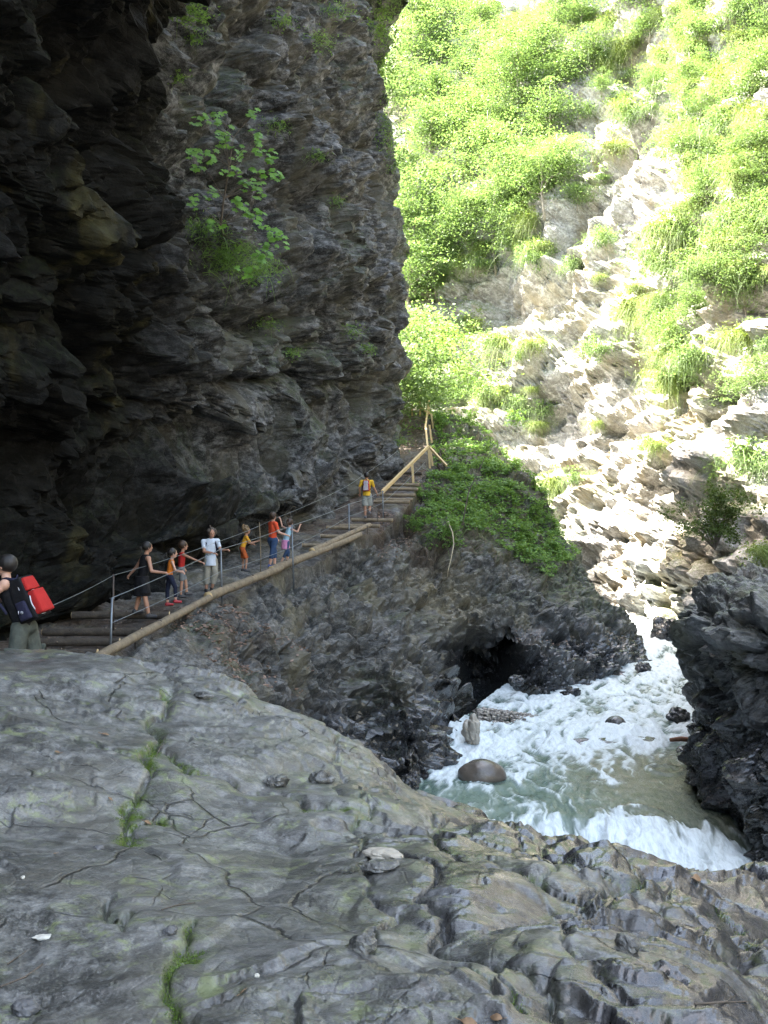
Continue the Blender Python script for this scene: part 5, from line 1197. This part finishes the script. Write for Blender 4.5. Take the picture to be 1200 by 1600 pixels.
S_DRK = plain('dark_shoe', (.03, .03, .035), .6); S_RED = plain('red_shoe', (.38, .02, .03), .5); S_BLU = plain('blue_shoe', (.05, .08, .25), .5); S_GRY = plain('grey_shoe', (.14, .14, .15), .6)
G1 = 'hikers climbing the path'
# man at the left edge, in profile facing left
A = person(33, 1100, 11.3, 1.74, 'person in a black sleeveless top and grey cargo trousers at the left edge', {
    'head': (-.11, .90, .03), 'neck': (-.07, .82, .01), 'shR': (-.12, .765, .10), 'shL': (-.075, .785, -.09), 'elL': (-.20, .67, -.15), 'haL': (-.31, .62, -.08), 'elR': (-.22, .63, .12), 'haR': (-.30, .56, .05), 'hip': (.02, .51, 0), 'hpL': (.01, .49, -.05), 'hpR': (.03, .49, .055), 'knL': (-.02, .27, -.055), 'knR': (.07, .27, .07), 'anL': (-.03, .035, -.06), 'anR': (.08, .035, .07)}, M_SKIN, 0, (-1, .25), (H_BLK, 'short'), {'top': (C_BLK, 0), 'bottom': (C_OLV, 1.9, .012), 'bname': 'trousers', 'shoe': S_DRK}, G1)
root, base, Q, f, sdv = A
for s, n in ((1, 'R'), (-1, 'L')):
    mb = MB(); c = Q['hp'+n].lerp(Q['kn'+n], .8)+V3(0, 0, 0)+sdv*s*.085; mb.box(c+V3(-.075, 0, .0), c+V3(.075, 0, .0), .035, .17); mb.build('cargo_pocket', C_OLV, root, True, .015)
    mb = MB(); c2 = c+V3(0, 0, .085)+sdv*s*.004; mb.box(c2+V3(-.08, 0, 0), c2+V3(.08, 0, 0), .045, .055); mb.build('pocket_flap', C_OLV, root, True, .012)
person(222, 966, 21.0, 1.62, 'person in a black top and dark skirt with dark tied hair, last in the group', {
    'head': (.07, .925, 0), 'neck': (.05, .84, 0), 'shR': (.10, .78, -.07), 'shL': (-.01, .79, .08), 'elR': (.15, .62, -.12), 'haR': (.30, .60, -.10), 'elL': (-.10, .67, .14), 'haL': (-.20, .56, .16), 'hip': (.0, .52, 0), 'hpR': (.02, .50, -.05), 'hpL': (-.02, .50, .05), 'knR': (.05, .28, -.05), 'knL': (-.05, .28, .05), 'anR': (.10, .04, -.05), 'anL': (-.10, .09, .05)}, M_SKIN2, 0, (1, .55), (H_BLK, 'tail'), {'top': (C_BLK, 0), 'bottom': (C_BLK, .8, .03), 'skirt': .95, 'bname': 'skirt', 'shoe': S_DRK}, G1)
person(266, 947, 22.3, 1.30, 'person, a child in an orange top, navy trousers and red shoes', {
    'head': (.04, .91, 0), 'neck': (.02, .81, 0), 'shR': (.05, .76, -.07), 'shL': (-.01, .76, .07), 'elR': (.12, .62, -.13), 'haR': (.24, .59, -.17), 'elL': (.06, .60, .08), 'haL': (.18, .60, .02), 'hip': (-.02, .52, 0), 'knR': (.10, .32, -.05), 'anR': (.10, .09, -.05), 'knL': (-.06, .27, .05), 'anL': (-.06, .035, .05)}, M_SKIN, 1, (1, .4), (H_BLK, 'tail'), {'top': (C_ORG, 0), 'bottom': (C_NVY, 1.7, .004), 'bname': 'trousers', 'shoe': S_RED}, G1)
person(283, 934, 23.2, 1.32, 'person, a child in a red sleeveless top and grey shorts reaching for the cable', {
    'head': (.04, .92, 0), 'neck': (.02, .82, 0), 'shR': (.06, .76, -.06), 'shL': (-.03, .77, .07), 'elR': (.22, .70, -.14), 'haR': (.40, .63, -.17), 'elL': (-.03, .62, .12), 'haL': (.04, .50, .12), 'knR': (.02, .28, -.05), 'anR': (.0, .035, -.05), 'knL': (.07, .29, .05), 'anL': (.09, .07, .05)}, M_SKIN2, 1, (1, .6), (H_BRN, 'short'), {'top': (C_RED, 0), 'bottom': (C_GRY, .9, .01), 'shoe': S_DRK}, G1)
E = person(329, 926, 25.0, 1.62, 'person with short curly hair, white shirt and beige trousers facing the camera', {
    'head': (.02, .92, 0), 'shR': (-.11, .79, .0), 'shL': (.105, .80, .02), 'elR': (-.085, .64, -.08), 'haR': (.08, .615, -.14), 'elL': (.16, .66, -.04), 'haL': (.255, .665, -.08), 'knL': (.07, .28, 0), 'anL': (.01, .05, .03), 'knR': (-.055, .27, 0), 'anR': (-.07, .035, 0)}, M_SKIN2, 0, (.35, -1), (H_GRY, 'curly'), {'top': (C_WHT, .7), 'hem': .10, 'bottom': (C_BEI, 1.6, .008), 'bname': 'trousers', 'shoe': S_DRK}, G1)
Fk = person(383, 893, 26.6, 1.22, 'person, a fair haired child in an amber shirt and rust shorts leaning on a stick', {
    'head': (.03, .90, 0), 'neck': (.02, .80, 0), 'shR': (.05, .74, -.08), 'shL': (-.0, .755, .07), 'elR': (.14, .63, -.11), 'haR': (.29, .67, -.05), 'elL': (.06, .62, .1), 'haL': (.16, .60, .08), 'hip': (-.06, .52, 0), 'hpR': (-.05, .50, -.05), 'hpL': (-.06, .50, .05), 'knR': (.04, .28, -.06), 'knL': (-.05, .28, .05), 'anR': (.02, .035, -.06), 'anL': (-.06, .035, .05)}, M_SKIN2, 1, (1, .35), (H_BLD, 'curly'), {'top': (C_YOR, .8), 'bottom': (C_RST, .95, .022), 'shoe': S_DRK}, G1)
person(426, 888, 27.8, 1.57, 'person with brown hair in an orange red shirt and jeans behind the smaller girl', {
    'head': (.01, .93, 0), 'shR': (.06, .79, -.06), 'shL': (-.05, .79, .06), 'elR': (.12, .64, -.10), 'haR': (.26, .59, -.04), 'elL': (.0, .63, .1), 'haL': (.07, .52, .12), 'knR': (.0, .28, -.05), 'anR': (-.05, .05, -.04), 'knL': (.03, .29, .04), 'anL': (.03, .05, .05)}, M_SKIN, 0, (.6, 1), (H_BRN, 'bob'), {'top': (C_ORR, .7), 'bottom': (C_JNS, 1.45, .006), 'bname': 'jeans', 'shoe': S_BLU}, G1)
person(446, 884, 28.4, 1.33, 'person, a girl in light blue with pink cloth round her waist, arms raised', {
    'head': (.10, .92, 0), 'neck': (.08, .83, 0), 'shR': (.14, .78, -.05), 'shL': (.03, .79, .06), 'elR': (.27, .73, -.10), 'haR': (.31, .85, -.05), 'elL': (-.08, .84, .10), 'haL': (-.12, .99, .12), 'hip': (.0, .52, 0), 'knR': (.03, .30, -.05), 'anR': (-.10, .06, -.04), 'knL': (.06, .29, .04), 'anL': (.03, .10, .05)}, M_SKIN, 1, (.5, 1), (H_BRN, 'tail'), {'top': (C_LBL, 0), 'bottom': (C_JNS, 1.5, .004), 'bname': 'jeans', 'extra': (C_PNK, 'waist_cloth'), 'shoe': S_GRY}, G1)
I = person(573, 810, 36.5, 1.70, 'person in a yellow shirt and khaki shorts highest on the steps, seen from behind', {
    'head': (.0, .92, .03), 'shR': (.11, .79, .0), 'shL': (-.11, .79, .0), 'elR': (.16, .66, .02), 'haR': (.22, .54, .08), 'elL': (-.155, .66, 0), 'haL': (-.15, .54, .05), 'knR': (.065, .29, .06), 'anR': (.06, .13, .02), 'knL': (-.04, .27, 0), 'anL': (-.03, .035, 0)}, M_SKIN2, 0, (.15, 1), (H_BLK, 'short'), {'top': (C_YEL, .85), 'hem': .03, 'bottom': (C_KHA, 1.0, .022), 'shoe': S_GRY}, G1)

# ------------------------------------------------------------ backpacks and the stick
def backpack(P_, scale, mats, label, lean=0, arcs=True, out=.17):
    root, base, Q, f, sdv = P_; shc = (Q['shL']+Q['shR'])*.5; mid = Q['hip'].lerp(shc, .68); c = base+mid-f*out*scale
    upv = ((shc-Q['hip']).normalized()*.8-f*lean).normalized(); t = empty('backpack', tuple(c), label, 'backpack'); upv = (shc-Q['hip']).normalized(); bk = (-f+upv*f.dot(upv)).normalized(); sd3 = upv.cross(bk); R3 = Matrix((tuple(bk), tuple(sd3), tuple(upv))).transposed()
    def lump(name, o, sz, mat, par=t):
        mb = MB(); V = [R3 @ V3(o[0]+sx*sz[0]*(.95 if sz_ < 0 else .72), o[1]+sy*sz[1]*(.95 if sz_ < 0 else .8), o[2]+sz_*sz[2])*scale for sz_ in (-1, 1) for sx, sy in ((-1, -1), (1, -1), (1, 1), (-1, 1))]
        mb.add(V, [(3, 2, 1, 0), (4, 5, 6, 7), (0, 1, 5, 4), (1, 2, 6, 5), (2, 3, 7, 6), (3, 0, 4, 7)])
        return mb.remesh(name, mat, .012, par, 14, .6)
    lump('main_compartment', (.0, 0, 0), (.125, .165, .25), mats[0]); lump('front_pocket', (.12, 0, -.08), (.085, .13, .14), mats[1]); lump('top_pocket', (.06, 0, .15), (.085, .125, .08), mats[1]); lump('side_pocket', (.0, -.15, -.12), (.08, .05, .11), mats[2])
    for s, n in ((1, 'R'), (-1, 'L')):
        sh = Q['sh'+n].lerp(shc, .35)+base-c; lo = mid+base-c+sdv*s*.14-f*.02-V3(0, 0, .16)*scale; mb = MB()
        pts = [V3(0, 0, .22*scale)-f*.0+sdv*s*.07, sh+V3(0, 0, .062), sh+f*.085-V3(0, 0, .05), sh+f*.06-V3(0, 0, .2)+sdv*s*.03, lo]
        for a, b_ in zip(pts[:-1], pts[1:]): mb.tube([a, b_], .017, 8); mb.ball(b_, .017, 8)
        mb.build('strap', mats[2], t)
    mb = MB()      # pale piping round the pockets
    for o, rx, rz in (((.155, 0, -.08), .132, .145), ((.08, 0, .12), .135, .12)):
        pts = [R3 @ V3(o[0]*1.0-.04, math.cos(a)*rx, o[2]+math.sin(a)*rz)*scale for a in np.linspace(0, 2*math.pi, 25)]; mb.tube(pts, .007*scale, 6, False)
    mb.build('piping', mats[3], t); mb = MB(); mb.tube([R3 @ V3(-.02, -.03, .25)*scale, R3 @ V3(-.0, 0, .29)*scale, R3 @ V3(-.02, .03, .25)*scale], .009, 6); mb.build('carry_loop', mats[2], t)
    return t
K_RED = cloth('red_nylon', (.42, .025, .022), .15); K_PIP = plain('white_piping', (.7, .7, .75), .5); K_YG = cloth('lime_nylon', (.50, .55, .05)); K_DK = cloth('dark_nylon', (.03, .03, .06)); K_WH = cloth('pale_nylon', (.5, .45, .47))
bp1 = backpack(A, 1.0, (C_BLK, K_RED, K_DK, K_PIP), 'red and black backpack on the back of the man at the left edge', .2, out=.20)
backpack(E, .8, (K_YG, K_YG, K_DK, K_DK), 'lime green backpack on the woman in the white shirt', out=.14)
bp3 = backpack(I, .8, (K_RED, K_WH, K_DK, K_RED), 'red and pale patterned backpack on the man in the yellow shirt', out=.13)
# small print on the hip belt of the red backpack
mb = MB(); c = V3(-.03, -.20, -.14); mb.box(c+V3(0, 0, -.018), c+V3(0, 0, .018), .006, .008); mb.build('badge', K_PIP, bp1)
mb = MB(); mb.tube([c+V3(.035, -.003, 0), c+V3(.035, .001, 0)], .018, 14); mb.build('badge', plain('grey_print', (.25, .26, .28), .6), bp1)
stk = empty('walking_stick', at(407, 893, 26.4), 'rough wooden walking stick held by the child in amber', 'stick'); o0 = stk.location
mb = MB(); mb.tube([V3(0, 0, 0), V3(.005, 0, .5), V3(-.01, .02, .9), V3(-.035, .02, 1.3)], [.011, .013, .014, .012], 7, wob=.2); mb.build('shaft', M_LOG, stk)
mb = MB(); mb.tube([V3(-.01, .02, .9), V3(.03, 0, .98)], [.007, .004], 5); mb.build('twig_stub', M_BARK, stk)
print('DONE', round(time.time()-T0, 1))
